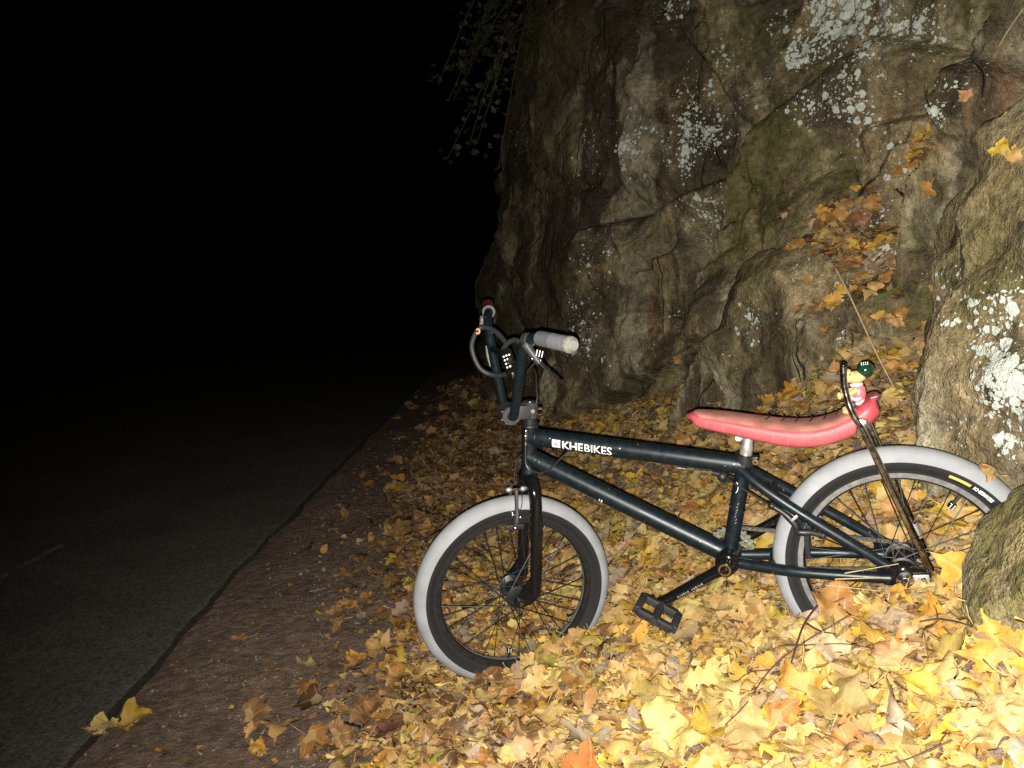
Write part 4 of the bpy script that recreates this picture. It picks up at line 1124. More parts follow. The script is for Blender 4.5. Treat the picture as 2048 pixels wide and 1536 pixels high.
# platform pedals
def pedal(c, sd, roll):
    Mr = np.array(Matrix.Rotation(roll, 3, 'Y')); c = np.array(c, float)
    m_ = MB()
    W_, Dp, H_ = 0.100, 0.078, 0.019
    def bx(o, sz, bev=0.003): m_.box(c + Mr @ np.array(o), sz, Mr, bev)
    bx((W_ / 2 - .008, 0, 0), (0.016, Dp * .80, H_)); bx((-W_ / 2 + .008, 0, 0), (0.016, Dp * .80, H_))
    bx((0, Dp / 2 - .006, 0), (W_ * .80, 0.012, H_)); bx((0, -Dp / 2 + .006, 0), (W_ * .80, 0.012, H_))
    for sx in (1, -1):
        for sy in (1, -1):
            m_.tube([c + Mr @ np.array([sx * (W_ / 2 - .009), sy * Dp * .36, 0]), c + Mr @ np.array([sx * W_ * .36, sy * (Dp / 2 - .007), 0])], 0.0075, 8)
    m_.tube([c + Mr @ np.array([0, -Dp / 2, 0]), c + Mr @ np.array([0, Dp / 2, 0])], 0.0095, 14)
    p_ = part(m_, 'pedal', M_PLAST)
    ins = MB()
    for sx in (1, -1):
        for k in range(3):
            sub(MB().box(c + Mr @ np.array([sx * (0.014 + 0.011 * k), sd * (Dp / 2 + 0.0002), 0.0]), (0.007, 0.002, 0.006), Mr, 0.0006), 'pedal_slot', M_BLACK, p_)
        for sy in (1, -1):
            for k in range(2):
                sub(MB().tube([c + Mr @ np.array([sx * (W_ / 2 - .008), sy * (0.012 + 0.016 * k), H_ / 2 - .001]), c + Mr @ np.array([sx * (W_ / 2 - .008), sy * (0.012 + .016 * k), H_ / 2 + .0025])], 0.0022, 6), 'grip_pin', M_PLAST, p_)
    sub(MB().disc_solid(c + Y3 * sd * (Dp / 2 + .002), Y3, 0.0085, 0.006, 14), 'pedal_cap', M_PLAST, p_)
    sub(MB().tube([c - Y3 * sd * (Dp / 2 + .016), c - Y3 * sd * Dp / 2], 0.0065, 10), 'pedal_axle', M_STEEL, p_)
    return p_
pedal(PA + np.array([0.0, 0.052, 0.0]), 1, R_(-33))
pedal(np.array([-PA[0], -0.137, -PA[2]]), -1, R_(-20))

# brakes
fb = MB()
for sd in (1, -1):
    fb.tube(smooth_path([fk(0.010, 0.036 * sd, 0.178), fk(0.006, 0.038 * sd, 0.205), fk(0.004, 0.032 * sd, 0.235), fk(0.004, 0.026 * sd, 0.268), fk(0.004, 0.022 * sd, 0.280)], 12), [0.0065] * 5 + [0.005] * 8, 10, flat=0.6)
fbk = part(fb, 'front_brake', M_STEM)
for a, m_ in ((0.022, M_ALU), (-0.014, M_ALU)):
    sub(MB().ball(fk(a, 0.024, 0.281), (0.0085, 0.006, 0.0065), MS), 'brake_nut', m_, fbk)
sub(MB().tube([fk(0.022, 0.024, 0.281), fk(-0.014, 0.024, 0.281)], 0.0035, 8), 'brake_bolt', M_STEEL, fbk)
for u0 in (0.218, 0.210, 0.223):
    sub(MB().ball(fk(0.014 - 0.02 * (u0 == 0.210), 0.030, u0), 0.0055), 'brake_screw', M_STEEL, fbk)
P = [fk(-0.004 + 0.006 * math.cos(t), 0.030, 0.255 + 0.026 * math.sin(t)) for t in np.linspace(0, 2 * math.pi, 20)]
sub(MB().tube(P, 0.0012, 6, cap=False), 'brake_spring', M_STEEL, fbk)
sub(MB().box(fk(0.008, 0.028, 0.186), (0.048, 0.010, 0.014), MS, 0.003), 'brake_pad', M_PLAST, fbk)
sub(MB().ball(fk(0.008, 0.036, 0.186), 0.0075), 'pad_nut', M_STEEL, fbk)
sub(MB().box(fk(0.008, -0.028, 0.186), (0.048, 0.010, 0.014), MS, 0.003), 'brake_pad', M_PLAST, fbk)
rb = MB()
for sd in (1, -1):
    rb.tube(smooth_path([(-0.116, 0.050 * sd, 0.128), (-0.140, 0.055 * sd, 0.110), (-0.158, 0.058 * sd, 0.086), (-0.160, 0.057 * sd, 0.070), (-0.185, 0.055 * sd, 0.066), (-0.205, 0.052 * sd, 0.058)], 16), [0.0065] * 4 + [0.008] * 9 + [0.0065] * 4, 10)
    rb.ball((-0.116, 0.050 * sd, 0.128), 0.0085)
rbk = part(rb, 'rear_brake', M_BLACK)
sub(MB().box((-0.158, 0.066, 0.103), (0.018, 0.002, 0.006), np.array(Matrix.Rotation(R_(38), 3, 'Y')), 0.0008), 'print_plate', M_ALU, rbk)
for sd in (1, -1):
    sub(MB().tube([(-0.187, 0.056 * sd, 0.064), (-0.187, 0.026 * sd, 0.060)], 0.006, 10), 'pad_post', M_STEEL, rbk)
    sub(MB().tube(smooth_path([(-0.180, 0.026 * sd, 0.072), (-0.175, 0.028 * sd, 0.055), (-0.171, 0.028 * sd, 0.028), (-0.170, 0.026 * sd, 0.0)], 8), 0.0055, 8), 'brake_pad', M_PLAST, rbk)
P = [(-0.205 + 0.008 * math.cos(t), 0.056, 0.060 + 0.008 * math.sin(t)) for t in np.linspace(0, 2 * math.pi, 14)]
sub(MB().tube(P, 0.0022, 6, cap=False), 'brake_loop', M_BLACK, rbk)

# ------------------------------------------------------------------ lock hanging on the bar
LOCK = empty('cable_lock', tuple(bike_w(st(0.01, 0.02, 0.10))))
inv = Matrix.Translation(LOCK.location).inverted()
def lw(p): return bike_w(p) - np.array(LOCK.location)
tag(LOCK, 'black coiled cable lock with keypad looped over the handlebar', 'lock')
pl = [(0.012, 0.02, 0.172), (0.030, -0.02, 0.196), (0.056, -0.05, 0.202), (0.076, -0.045, 0.180), (0.0825, -0.035, 0.150), (0.066, -0.02, 0.108), (0.034, 0.0, 0.094), (0.006, 0.045, 0.110), (-0.004, 0.075, 0.132), (-0.012, 0.07, 0.165), (-0.004, 0.05, 0.184), (0.012, 0.03, 0.176), (0.021, 0.015, 0.150), (0.014, 0.03, 0.128)]
MB().tube(smooth_path([lw(st(*p)) for p in pl], 110), 0.0062, 12).build('lock_cable', M_CABLEL, LOCK)
kc = np.array([0.012, 0.040, 0.131])
dv = np.array([-0.010, 0.03, -0.045]); dv = dv / np.linalg.norm(dv)
body = MB().tube([lw(st(*(kc - dv * 0.034))), lw(st(*(kc - dv * 0.03))), lw(st(*(kc + dv * 0.026))), lw(st(*(kc + dv * 0.030)))], [0.009, 0.0145, 0.0150, 0.011], 18)
lb = body.build('lock_body', M_GLOSS, LOCK)
MB().tube([lw(st(*(kc + dv * 0.030))), lw(st(*(kc + dv * 0.046)))], 0.0092, 16).build('lock_barrel', M_STEEL, LOCK)
view = np.array([0, 0, CAM_H]) - bike_w(st(*kc)); 
axw = bike_w(st(*(kc + dv))) - bike_w(st(*kc)); axw /= np.linalg.norm(axw)
view -= axw * (view @ axw); view /= np.linalg.norm(view); sx_ = np.cross(axw, view)
cw = bike_w(st(*kc)) - np.array(LOCK.location)
for i in range(4):
    for j in range(3):
        an = (j - 1) * 0.46
        dirn = math.cos(an) * view + math.sin(an) * sx_
        MB().ball(cw + axw * (i - 1.5) * 0.0092 + dirn * 0.0147, (0.0026, 0.0026, 0.0012), np.stack([sx_, axw, dirn], 1), 8, 6).build('key', M_WHITE, lb)
lc = np.array(lw(st(0.066, -0.048, 0.193)))
vv = np.array([0, 0, CAM_H]) - (lc + np.array(LOCK.location)); vv /= np.linalg.norm(vv)
rx = np.cross(vv, [0, 0, 1.0]); rx /= np.linalg.norm(rx); ry_ = np.cross(rx, vv)
P = [lc + vv * 0.0064 + rx * (-0.0042 * math.cos(t)) * -1 + ry_ * 0.0055 * math.sin(t) for t in np.linspace(0.7, 2 * math.pi - 0.5, 14)]
MB().tube(P, 0.0017, 6).build('reflective_mark', M_ORANGE, LOCK)

# ------------------------------------------------------------------ toy figure on the saddle
M_TOY = mat('beige_toy', (0.66, 0.43, 0.18), 0.45, var=0.1, vscale=200)
M_TOYP = mat('pink_toy_shirt', (0.72, 0.14, 0.17), 0.4, var=0.15, vscale=250)
M_TOYW = mat('white_toy_trim', (0.80, 0.74, 0.72), 0.4)
M_TOYD = mat('navy_toy_shorts', (0.03, 0.035, 0.06), 0.4)
M_HELM = mat('green_glitter', (0.012, 0.05, 0.028), 0.16, 0.3, 0.5, 0.6, var=0.8, vscale=420)
FIG = empty('toy_figure', tuple(bike_w((-0.302, 0.035, 0.312))))
def fg(x, y, z): return bike_w((-0.302 + x, 0.035 + y, 0.312 + z)) - np.array(FIG.location)
tag(FIG, 'small beige toy figure with green helmet and pink shirt clinging to the chrome post', 'figurine')
MB().tube(smooth_path([fg(-0.004, 0, 0.012), fg(-0.011, 0, 0.026), fg(-0.014, 0, 0.040), fg(-0.012, 0, 0.050)], 14), [0.0120, .0125, .0128, .013, .0132, .0135, .0136, .0135, .013, .0126, .012, .011, .010, .009, .008], 16).build('shirt', M_TOYP, FIG)
for z, r in ((0.017, 0.0138), (0.026, 0.0140)):
    MB().tube(smooth_path([fg(-0.008 + 0.012 * math.cos(t), 0.0128 * math.sin(t), z + 0.003 * math.cos(2 * t)) for t in np.linspace(0, 2 * math.pi, 16)], 30), 0.0026, 8, cap=False).build('shirt_stripe', M_TOYW, FIG)
MB().tube([fg(-0.011 + 0.0095 * math.cos(t), 0.0095 * math.sin(t), 0.0505) for t in np.linspace(0, 2 * math.pi, 18)], 0.0030, 8, cap=False).build('collar', M_TOYW, FIG)
hd = MB().ball(fg(-0.016, 0, 0.066), (0.0185, 0.0155, 0.0125), RW @ np.array(Matrix.Rotation(R_(18), 3, 'Y')), 18, 12)
hd.tube([fg(-0.010, 0, 0.066), fg(0.004, 0, 0.067), fg(0.011, 0, 0.064), fg(0.013, 0, 0.063)], [0.0125, 0.0108, 0.0085, 0.004], 14)
head = hd.build('head', M_TOY, FIG)
for sd in (1, -1):
    MB().ball(fg(0.000, 0.0075 * sd, 0.0775), 0.0048).build('ear', M_TOY, head)
    MB().ball(fg(-0.002, 0.0115 * sd, 0.0735), 0.0016).build('eye', M_STITCH, head)
MB().ball(fg(0.0125, 0, 0.0665), (0.003, 0.004, 0.0026)).build('nose', M_TOY, head)
V = MB()
V.ball(fg(-0.031, 0, 0.0775), (0.0165, 0.0175, 0.0165), RW @ np.array(Matrix.Rotation(R_(-35), 3, 'Y')), 20, 14)
helm = V.build('helmet', M_HELM, FIG)
for i in range(2):
    for j in range(4):
        a = (j - 1.5) * 0.26
        MB().ball(fg(-0.031 + 0.0165 * math.sin(a) * .9, 0.0115 - .003 * i, 0.0775 + 0.0130 + 0.0028 * i), 0.0012, seg=8, rings=6).build('helmet_stud', M_WHITE, helm)
for sd in (1, -1):
    MB().tube(smooth_path([fg(-0.010, 0.011 * sd, 0.042), fg(0.002, 0.016 * sd, 0.037), fg(0.012, 0.018 * sd, 0.036), fg(0.020, 0.020 * sd + .004, 0.037)], 10), [0.0055, .0055, .005, .0048, .0045, .0045, .0045, .0045, .0045, .005, .0052], 10).build('arm', M_TOY, FIG)
    MB().tube(smooth_path([fg(-0.004, 0.008 * sd, 0.012), fg(0.005, 0.010 * sd, 0.014), fg(0.010, 0.011 * sd, 0.006)], 8), [0.0075, .0075, .0072, .007, .007, .0068, .0065, .006, .006], 10).build('leg', M_TOYD, FIG)
    MB().ball(fg(0.009, 0.012 * sd, 0.001), (0.0135, 0.0072, 0.0062), RW, 14, 9).build('foot', M_TOY, FIG)
MB().ball(fg(0.0225, 0.026, 0.037), (0.0045, 0.005, 0.0075), RW).build('hand', M_TOY, FIG)

# ------------------------------------------------------------------ leaves
def leaf_material():
    s = NT('leaf')
    O = s.tc.outputs['Object']
    g = s.n('ShaderNodeNewGeometry')
    col = s.attr('Col').outputs['Color']
    ve = s.attr('vein').outputs['Fac']
    P = g.outputs['Position']
    n1 = s.noise(38, 5, 0.6, P); n2 = s.noise(160, 4, 0.6, P)
    c = s.mix(1.0, col, s.ramp(n1, [(0.3, (0.76, 0.71, 0.62)), (0.7, (1.14, 1.14, 1.14))]), 'MULTIPLY')
    c = s.mix(1.0, c, s.ramp(n2, [(0.3, (0.86, 0.84, 0.80)), (0.7, (1.08, 1.08, 1.08))]), 'MULTIPLY')
    spot = s.ramp(n1, [(0.26, 0.8), (0.34, 0.0)])
    c = s.mix(spot, c, (0.10, 0.045, 0.018))
    vm = s.ramp(ve, [(0.90, 0.0), (0.97, 0.6)])
    c = s.mix(vm, c, s.mix(0.55, c, (0.72, 0.55, 0.28)))
    # paler underside
    c = s.mix(s.math('MULTIPLY', g.outputs['Backfacing'], 0.38), c, (0.52, 0.42, 0.30))
    s.l(c, s.b.inputs['Base Color'])
    s.b.inputs['Roughness'].default_value = 0.55
    s.b.inputs['Specular IOR Level'].default_value = 0.35
    s.bump(s.math('ADD', s.math('MULTIPLY', ve, 0.7), n2), 0.35, 0.004)
    tr = s.n('ShaderNodeBsdfTranslucent'); s.l(c, tr.inputs['Color'])
    mx = s.n('ShaderNodeMixShader'); mx.inputs[0].default_value = 0.16
    out = s.nt.nodes['Material Output']
    s.l(s.b.outputs[0], mx.inputs[1]); s.l(tr.outputs[0], mx.inputs[2]); s.l(mx.outputs[0], out.inputs['Surface'])
    return s.m
M_LEAF = leaf_material()

def maple_shape(r, subdiv):
    """one maple leaf, base at the origin, tip along +y, about 1 long; returns verts, tris, vein weights"""
    bm = bmesh.new(); vein = {}
    vl = bm.verts.layers.float.new('vein')
    def jit(p, k=0.03): return (p[0] + r.uniform(-k, k), p[1] + r.uniform(-k, k), 0)
    sk = r.uniform(1.0, 1.75)                             # how shallow the notches between the lobes are
    base = bm.verts.new((0, 0, 0)); vein[base] = 1
    mid = [bm.verts.new((0, t, 0)) for t in (0.3, 0.6, 0.85)]; tip = bm.verts.new((0, 1.05 + r.uniform(-.08, .08), 0))
    for v in mid + [tip]: vein[v] = 1
    for sx in (1, -1):
        k = 1 + r.uniform(-.08, .08)
        def P(x, y): q = jit((x * k, y)); return bm.verts.new((sx * q[0], q[1], 0))
        lo = P(.42, -.08); lom = bm.verts.new((lo.co.x * .5, lo.co.y * .5, 0))
        si = P(.74, .38); si1 = bm.verts.new((si.co.x * .35, si.co.y * .35, 0)); si2 = bm.verts.new((si.co.x * .7, si.co.y * .7, 0))
        for v in (lo, lom, si, si1, si2): vein[v] = 1
        fA = [base, lom, lo, P(.20, -.12)]
        fB = [base, si1, si2, si, P(.57, .20), P(.52, .11), P(min(.48, .31 * sk), .10), P(min(.44, .37 * sk ** .5), .04), lo, lom]
        fC = [base] + mid + [tip, P(.07, .86), P(.20, .80), P(.20, .70), P(.33, .63), P(min(.37, .22 * sk), .52), P(min(.36, .22 * sk), .46), P(.50, .50), P(.55, .41), si, si2, si1]
        for f in (fA, fB, fC):
            try: bm.faces.new(f if sx > 0 else f[::-1])
            except ValueError: pass
    for v, w in vein.items(): v[vl] = w
    bmesh.ops.triangulate(bm, faces=bm.faces)
    if subdiv: bmesh.ops.subdivide_edges(bm, edges=bm.edges, cuts=1, use_grid_fill=True); bmesh.ops.triangulate(bm, faces=bm.faces)
    bmesh.ops.recalc_face_normals(bm, faces=bm.faces)
    bm.verts.ensure_lookup_table(); bm.verts.index_update()
    V = np.array([v.co[:] for v in bm.verts]); w = np.array([v[vl] for v in bm.verts]); F = [tuple(v.index for v in f.verts) for f in bm.faces]
    nz = sum((np.cross(V[f[1]] - V[f[0]], V[f[2]] - V[f[0]])[2]) for f in F)
    if nz < 0: F = [f[::-1] for f in F]
    bm.free(); return V, F, w

def oval_shape(r, subdiv):
    n = 6; V = []; F = []; w = []
    for i in range(n + 1):
        t = i / n; hw = 0.30 * math.sin(math.pi * t ** 0.8) ** 0.8 + 0.002
        for j in (-1, 0, 1): V.append((j * hw * (1 + .06 * (i % 2)), t, 0)); w.append(1.0 if j == 0 else 0.0)
    for i in range(n):
        for j in (0, 1):
            a = i * 3 + j; F += [(a, a + 1, a + 4), (a, a + 4, a + 3)]
    return np.array(V), F, np.array(w)

def shape_leaf(kind, r, subdiv):
    V, F, w = (maple_shape if kind == 'maple' else oval_shape)(r, subdiv)
    V = V - np.array([0, 0.42, 0])
    x, y = V[:, 0].copy(), V[:, 1].copy()
    cup = r.uniform(-0.4, 0.5); roll = r.uniform(-0.45, 0.45); fold = r.uniform(-0.25, 0.35); tw = r.uniform(-.6, .6)
    z = cup * x * x + roll * y * y + fold * np.abs(x) + tw * x * y
    P = np.stack([x, y, x * 0], 1) * 2.2 + r.uniform(0, 90)
    z += r.uniform(0.14, 0.42) * perlin(P) + r.uniform(.05, .14) * perlin(P * 2.6)
    z -= 0.045 * w                                        # pleat along the veins
    if r.random() < 0.5:                                  # a curled-over side
        th = r.uniform(0.1, 0.3); a = r.uniform(0, 6.28); q = x * math.cos(a) + y * math.sin(a)
        e = np.clip(q - th, 0, None); z += 1.5 * e - 2.2 * e * e; sh = e * 0.5
        x = x - sh * math.cos(a); y = y - sh * math.sin(a)
    V = np.stack([x, y, z], 1)
    # stalk
    n0 = len(V); L = r.uniform(0.35, 0.7); bend = r.uniform(-.25, .25); rad = 0.012
    by = -0.42; st_ = []
    zb = float(V[np.argmin(np.abs(V[:, 0]) + np.abs(V[:, 1] - by)), 2])
    for i in range(4):
        t = i / 3
        for k in range(3):
            a = 2.094 * k; st_.append((bend * t * t + rad * math.cos(a), by - L * t, zb + rad * math.sin(a) + 0.25 * t * t * r.uniform(0.5, 1)))
    FS = [(n0 + i * 3 + k, n0 + i * 3 + (k + 1) % 3, n0 + (i + 1) * 3 + (k + 1) % 3, n0 + (i + 1) * 3 + k) for i in range(3) for k in range(3)]
    FS = [t for f in FS for t in ((f[0], f[1], f[2]), (f[0], f[2], f[3]))]
    return np.vstack([V, st_]), np.array(F + FS), np.concatenate([w, np.full(len(st_), 0.95)])

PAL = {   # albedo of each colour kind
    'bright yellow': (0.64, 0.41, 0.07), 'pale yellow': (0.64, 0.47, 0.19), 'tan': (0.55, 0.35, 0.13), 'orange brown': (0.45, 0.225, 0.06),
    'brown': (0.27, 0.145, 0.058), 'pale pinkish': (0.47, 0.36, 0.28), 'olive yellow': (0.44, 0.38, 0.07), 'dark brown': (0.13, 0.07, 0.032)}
PN = list(PAL)
_r = random.Random(21)
FINE = [shape_leaf('maple', _r, True) for _ in range(12)]
COARSE = [shape_leaf('maple', _r, False) for _ in range(14)] + [shape_leaf('oval', _r, False) for _ in range(5)]

LEAF_MESH = {}
def leaf_mesh(vi, cn, ci=0):
    key = (vi, cn, ci)
    if key in LEAF_MESH: return LEAF_MESH[key]
    V, F, w = FINE[vi]
    me = bpy.data.meshes.new('maple_leaf')
    me.from_pydata(V.tolist(), [], F.tolist())
    set_attr(me, 'vein', w)
    at = me.color_attributes.new('Col', 'FLOAT_COLOR', 'POINT')
    rr = np.random.default_rng(vi * 7 + ci)
    c = np.array(PAL[cn]) * rr.uniform(0.85, 1.15, 3)
    at.data.foreach_set('color', np.tile(np.append(c, 1.0), len(V)).astype(np.float32))
    me.polygons.foreach_set('use_smooth', [True] * len(me.polygons))
    me.materials.append(M_LEAF); LEAF_MESH[key] = me
    return me

def leaf_matrix(n, heading, tilt_axis, tilt):
    z = np.array(n, float); z /= np.linalg.norm(z)
    a = np.array([math.cos(heading), math.sin(heading), 0]); yv = a - z * (a @ z); yv /= np.linalg.norm(yv); xv = np.cross(yv, z)
    M = np.stack([xv, yv, z], 1)
    Rt = np.array(Matrix.Rotation(tilt, 3, Vector((math.cos(tilt_axis), math.sin(tilt_axis), 0))))
    return M @ Rt

def place_leaf(pos, M, size, vi, cn, label, group, ci=0):
    o = bpy.data.objects.new('maple_leaf', leaf_mesh(vi, cn, ci))
    m4 = Matrix.Identity(4)
    for i in range(3):
        for j in range(3): m4[i][j] = M[i, j] * size
        m4[i][3] = pos[i]
    o.matrix_world = m4
    link(o); tag(o, label, 'leaf', group)
    return o

def ground_normal(x, y):
    e = 0.04
    z0 = [gz(x, y), gz(x + e, y), gz(x, y + e)]
    n = np.array([-(z0[1] - z0[0]) / e, -(z0[2] - z0[0]) / e, 1.0]); return n / np.linalg.norm(n)

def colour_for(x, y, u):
    """near the camera mostly fresh yellow, farther off and towards the road browner, with light falloff in the tone"""
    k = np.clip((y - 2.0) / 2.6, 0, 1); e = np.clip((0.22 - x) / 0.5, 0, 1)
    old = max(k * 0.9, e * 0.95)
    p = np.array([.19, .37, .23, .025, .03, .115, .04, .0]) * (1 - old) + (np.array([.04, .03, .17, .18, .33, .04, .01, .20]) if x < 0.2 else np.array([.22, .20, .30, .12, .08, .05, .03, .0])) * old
    if x < 0.25 and y > 2.3: p = p * (1 - 0.75 * min(1, (y - 2.3) / 1.5)) + np.array([.01, .01, .08, .14, .36, .02, 0, .38]) * 0.75 * min(1, (y - 2.3) / 1.5)  # flash falloff painted as darker leaves past the front wheel
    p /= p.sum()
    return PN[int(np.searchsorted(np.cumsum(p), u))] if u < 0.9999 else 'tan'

# keep leaves from covering the parts of the bike that stand clear
def leaf_edge(y):                      # left border of the leaf carpet
    return np.interp(y, [0.5, 1.6, 2.0, 2.7, 3.7, 5.3, 9], [-0.28, -0.32, -0.30, -0.37, -0.52, -0.62, -0.70])

def bike_clear(x, y, z, rad):
    """true where a leaf of this radius would cut through wheels, cranks or pedals"""
    p = np.stack([x, y, z], 1)
    L = (p - TW) @ RW
    bad = np.zeros(len(x), bool)
    # rear wheel disc plane, front wheel disc plane
    for c, ax in ((RH, Y3), (HUB, LF)):
        q = L - c; h = q @ ax; rr = np.linalg.norm(q - h[:, None] * ax, axis=1)
        bad |= (np.abs(h) < 0.03 + 0.30 * rad) & (rr < WR + 0.2 * rad)
    q = L - np.array([PA[0], 0.137, PA[2]]); bad |= (np.linalg.norm(q, axis=1) < 0.07)
    return bad

# 1. the mass of the litter: thousands of leaves joined in one sheet
def scatter(n, xr, yr, seed, smin, smax, lift, tilt, keep):
    r = np.random.default_rng(seed)
    x = r.uniform(*xr, n); y = r.uniform(*yr, n)
    m = keep(x, y, r); x, y = x[m], y[m]
    s = r.uniform(smin, smax, len(x)) ** 1.0
    z = ground_z(x, y) + r.uniform(*lift, len(x))
    m = ~bike_clear(x, y, z, s * 0.5) & (wall_dist(x, y) > -1)
    return x[m], y[m], z[m], s[m], r

def soft_edge(x, y, r):
    d = x - leaf_edge(y); w = wall_dist(x, y)
    return (r.random(len(x)) < np.clip(0.55 + d / 0.34, 0, 1) ** 1.5 + np.where(d > -.4, 0.03, 0.004)) & (x < np.interp(y, WALL[:450, 1], WALL[:450, 0]) + 0.1)

VV, FF, CC, WW = [], [], [], []
off = 0
def add_leaf(V, F, w, M, pos, size, col):
    global off
    P = (V * size) @ M.T + pos
    VV.append(P); FF.append(F + off); CC.append(np.tile(col, (len(V), 1))); WW.append(w); off += len(V)

for (n, xr, yr, seed, s0, s1, lift, tl) in (
        (8600, (-0.9, 1.6), (0.75, 3.0), 101, 0.028, 0.075, (0.004, 0.030), 0.40),
        (3400, (-0.6, 1.5), (0.75, 2.6), 102, 0.040, 0.088, (0.022, 0.044), 0.34),
        (5600, (-1.0, 1.4), (3.0, 5.2), 103, 0.035, 0.085, (0.004, 0.036), 0.45),
        (1800, (-1.1, 0.6), (5.2, 9.0), 104, 0.05, 0.10, (0.004, 0.040), 0.6)):
    x, y, z, s, r = scatter(n, xr, yr, seed, s0, s1, lift, tl, soft_edge)
    hd_ = r.uniform(0, 6.28, len(x)); ta = r.uniform(0, 6.28, len(x)); ti = r.normal(0, tl, len(x)); u = r.random(len(x)); vi = r.integers(0, len(COARSE), len(x))
    jit = r.uniform(0.78, 1.18, (len(x), 1)) * r.uniform(0.93, 1.07, (len(x), 3))
    for i in range(len(x)):
        V, F, w = FINE[vi[i] % 12] if (seed == 102 and y[i] < 1.7 and vi[i] < 14) else COARSE[vi[i]]
        M = leaf_matrix((-0.3 * (x[i] > 0), -0.0, 1), hd_[i], ta[i], float(np.clip(ti[i], -1.2, 1.2)))
        sz = s[i] * (0.75 if vi[i] >= 14 else 1.0)
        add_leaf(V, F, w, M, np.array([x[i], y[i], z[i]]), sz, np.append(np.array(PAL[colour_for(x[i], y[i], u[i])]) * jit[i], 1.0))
# crumbled leaf fragments across the verge
r = np.random.default_rng(55)
n = 14000
x = r.uniform(-1.02, 0.9, n); y = r.uniform(0.9, 6.0, n)
m = r.random(n) < np.clip(0.06 + (x + 0.92) / 0.7, 0.03, 1); x, y = x[m], y[m]
z = ground_z(x, y) + np.where(x > leaf_edge(y), 0.045, 0.004)
for i in range(len(x)):
    k = r.integers(3, 6); a = np.sort(r.uniform(0, 6.28, k)); rad = r.uniform(0.003, 0.013) * (1 if r.random() < .85 else 2.0)
    V = np.stack([np.cos(a), np.sin(a), r.uniform(-.4, .4, k)], 1); F = np.array([(0, j, j + 1) for j in range(1, k - 1)])
    cn = PN[int(r.choice(8, p=[.05, .10, .30, .18, .27, .10, 0, 0]))]
    add_leaf(V, F, np.zeros(k), leaf_matrix((0, 0, 1), 0, r.uniform(0, 6.28), r.normal(0, .35)), np.array([x[i], y[i], z[i]]), rad, np.append(np.array(PAL[cn]) * r.uniform(.7, 1.2), 1))
# loose grit on the verge: small angular stones joined in one object
r = np.random.default_rng(56)
n = 3000
gxs = r.uniform(-1.05, 0.1, n); gys = 0.9 + 5.0 * r.random(n) ** 1.6
gs = np.abs(r.normal(0.0016, 0.0018, n)) + 0.0010
ga = r.uniform(0, 6.28, n); gb = r.uniform(.6, 1.4, (n, 3))
OCT = np.array([(1, 0, 0), (-1, 0, 0), (0, 1, 0), (0, -1, 0), (0, 0, .8), (0, 0, -.8)]); OF = [(0, 2, 4), (2, 1, 4), (1, 3, 4), (3, 0, 4), (2, 0, 5), (1, 2, 5), (3, 1, 5), (0, 3, 5)]
gzz = ground_z(gxs, gys)
ca_, sa_ = np.cos(ga), np.sin(ga)
GV = OCT[None] * (gs[:, None, None] * gb[:, None, :])
GV = np.stack([GV[..., 0] * ca_[:, None] - GV[..., 1] * sa_[:, None] + gxs[:, None], GV[..., 0] * sa_[:, None] + GV[..., 1] * ca_[:, None] + gys[:, None], GV[..., 2] + gzz[:, None] + 0.4 * gs[:, None]], -1).reshape(-1, 3)
GF = (np.array(OF)[None] + 6 * np.arange(n)[:, None, None]).reshape(-1, 3)
M_GRIT = mat('grit', (0.24, 0.185, 0.15), 0.85, var=0.6, vscale=18)
grit_o = mesh_obj('gravel', GV.tolist(), GF.tolist(), M_GRIT, smooth=False)
tag(grit_o, 'loose pale grit strewn over the bare brown verge', 'gravel', kind='stuff')
# drifts on ledges of the rock, found by dropping points onto the surface
def drop_on_rock(x, y, z0):
    h = ROCK_BVH.ray_cast(Vector((x, y, z0)), Vector((0, 0, -1))); return h
r = np.random.default_rng(77)
for (cx_, cy_, z0, sx2, sy2, n) in ((1.18, 2.62, 1.75, .10, .06, 60), (1.12, 2.42, 1.3, .10, .10, 30), (1.22, 2.25, 1.25, .05, .08, 30), (1.35, 2.35, 1.75, .05, .08, 16)):
    for _ in range(n):
        xx, yy = r.normal(cx_, sx2), r.normal(cy_, sy2)
        hh = drop_on_rock(xx, yy, z0)
        if hh[0] is None or hh[1].z < 0.35: continue
        V, F, w = COARSE[r.integers(0, 14)]
        add_leaf(V, F, w, leaf_matrix(np.array(hh[1]) + np.array([0, 0, .5]), r.uniform(0, 6.28), r.uniform(0, 6.28), r.normal(0, .4)), np.array(hh[0]) + np.array([0, 0, .015]), r.uniform(.035, .065), np.append(np.array(PAL[PN[int(r.choice(8, p=[.1, .08, .28, .3, .2, .04, 0, 0]))]]) * r.uniform(.8, 1.2), 1))

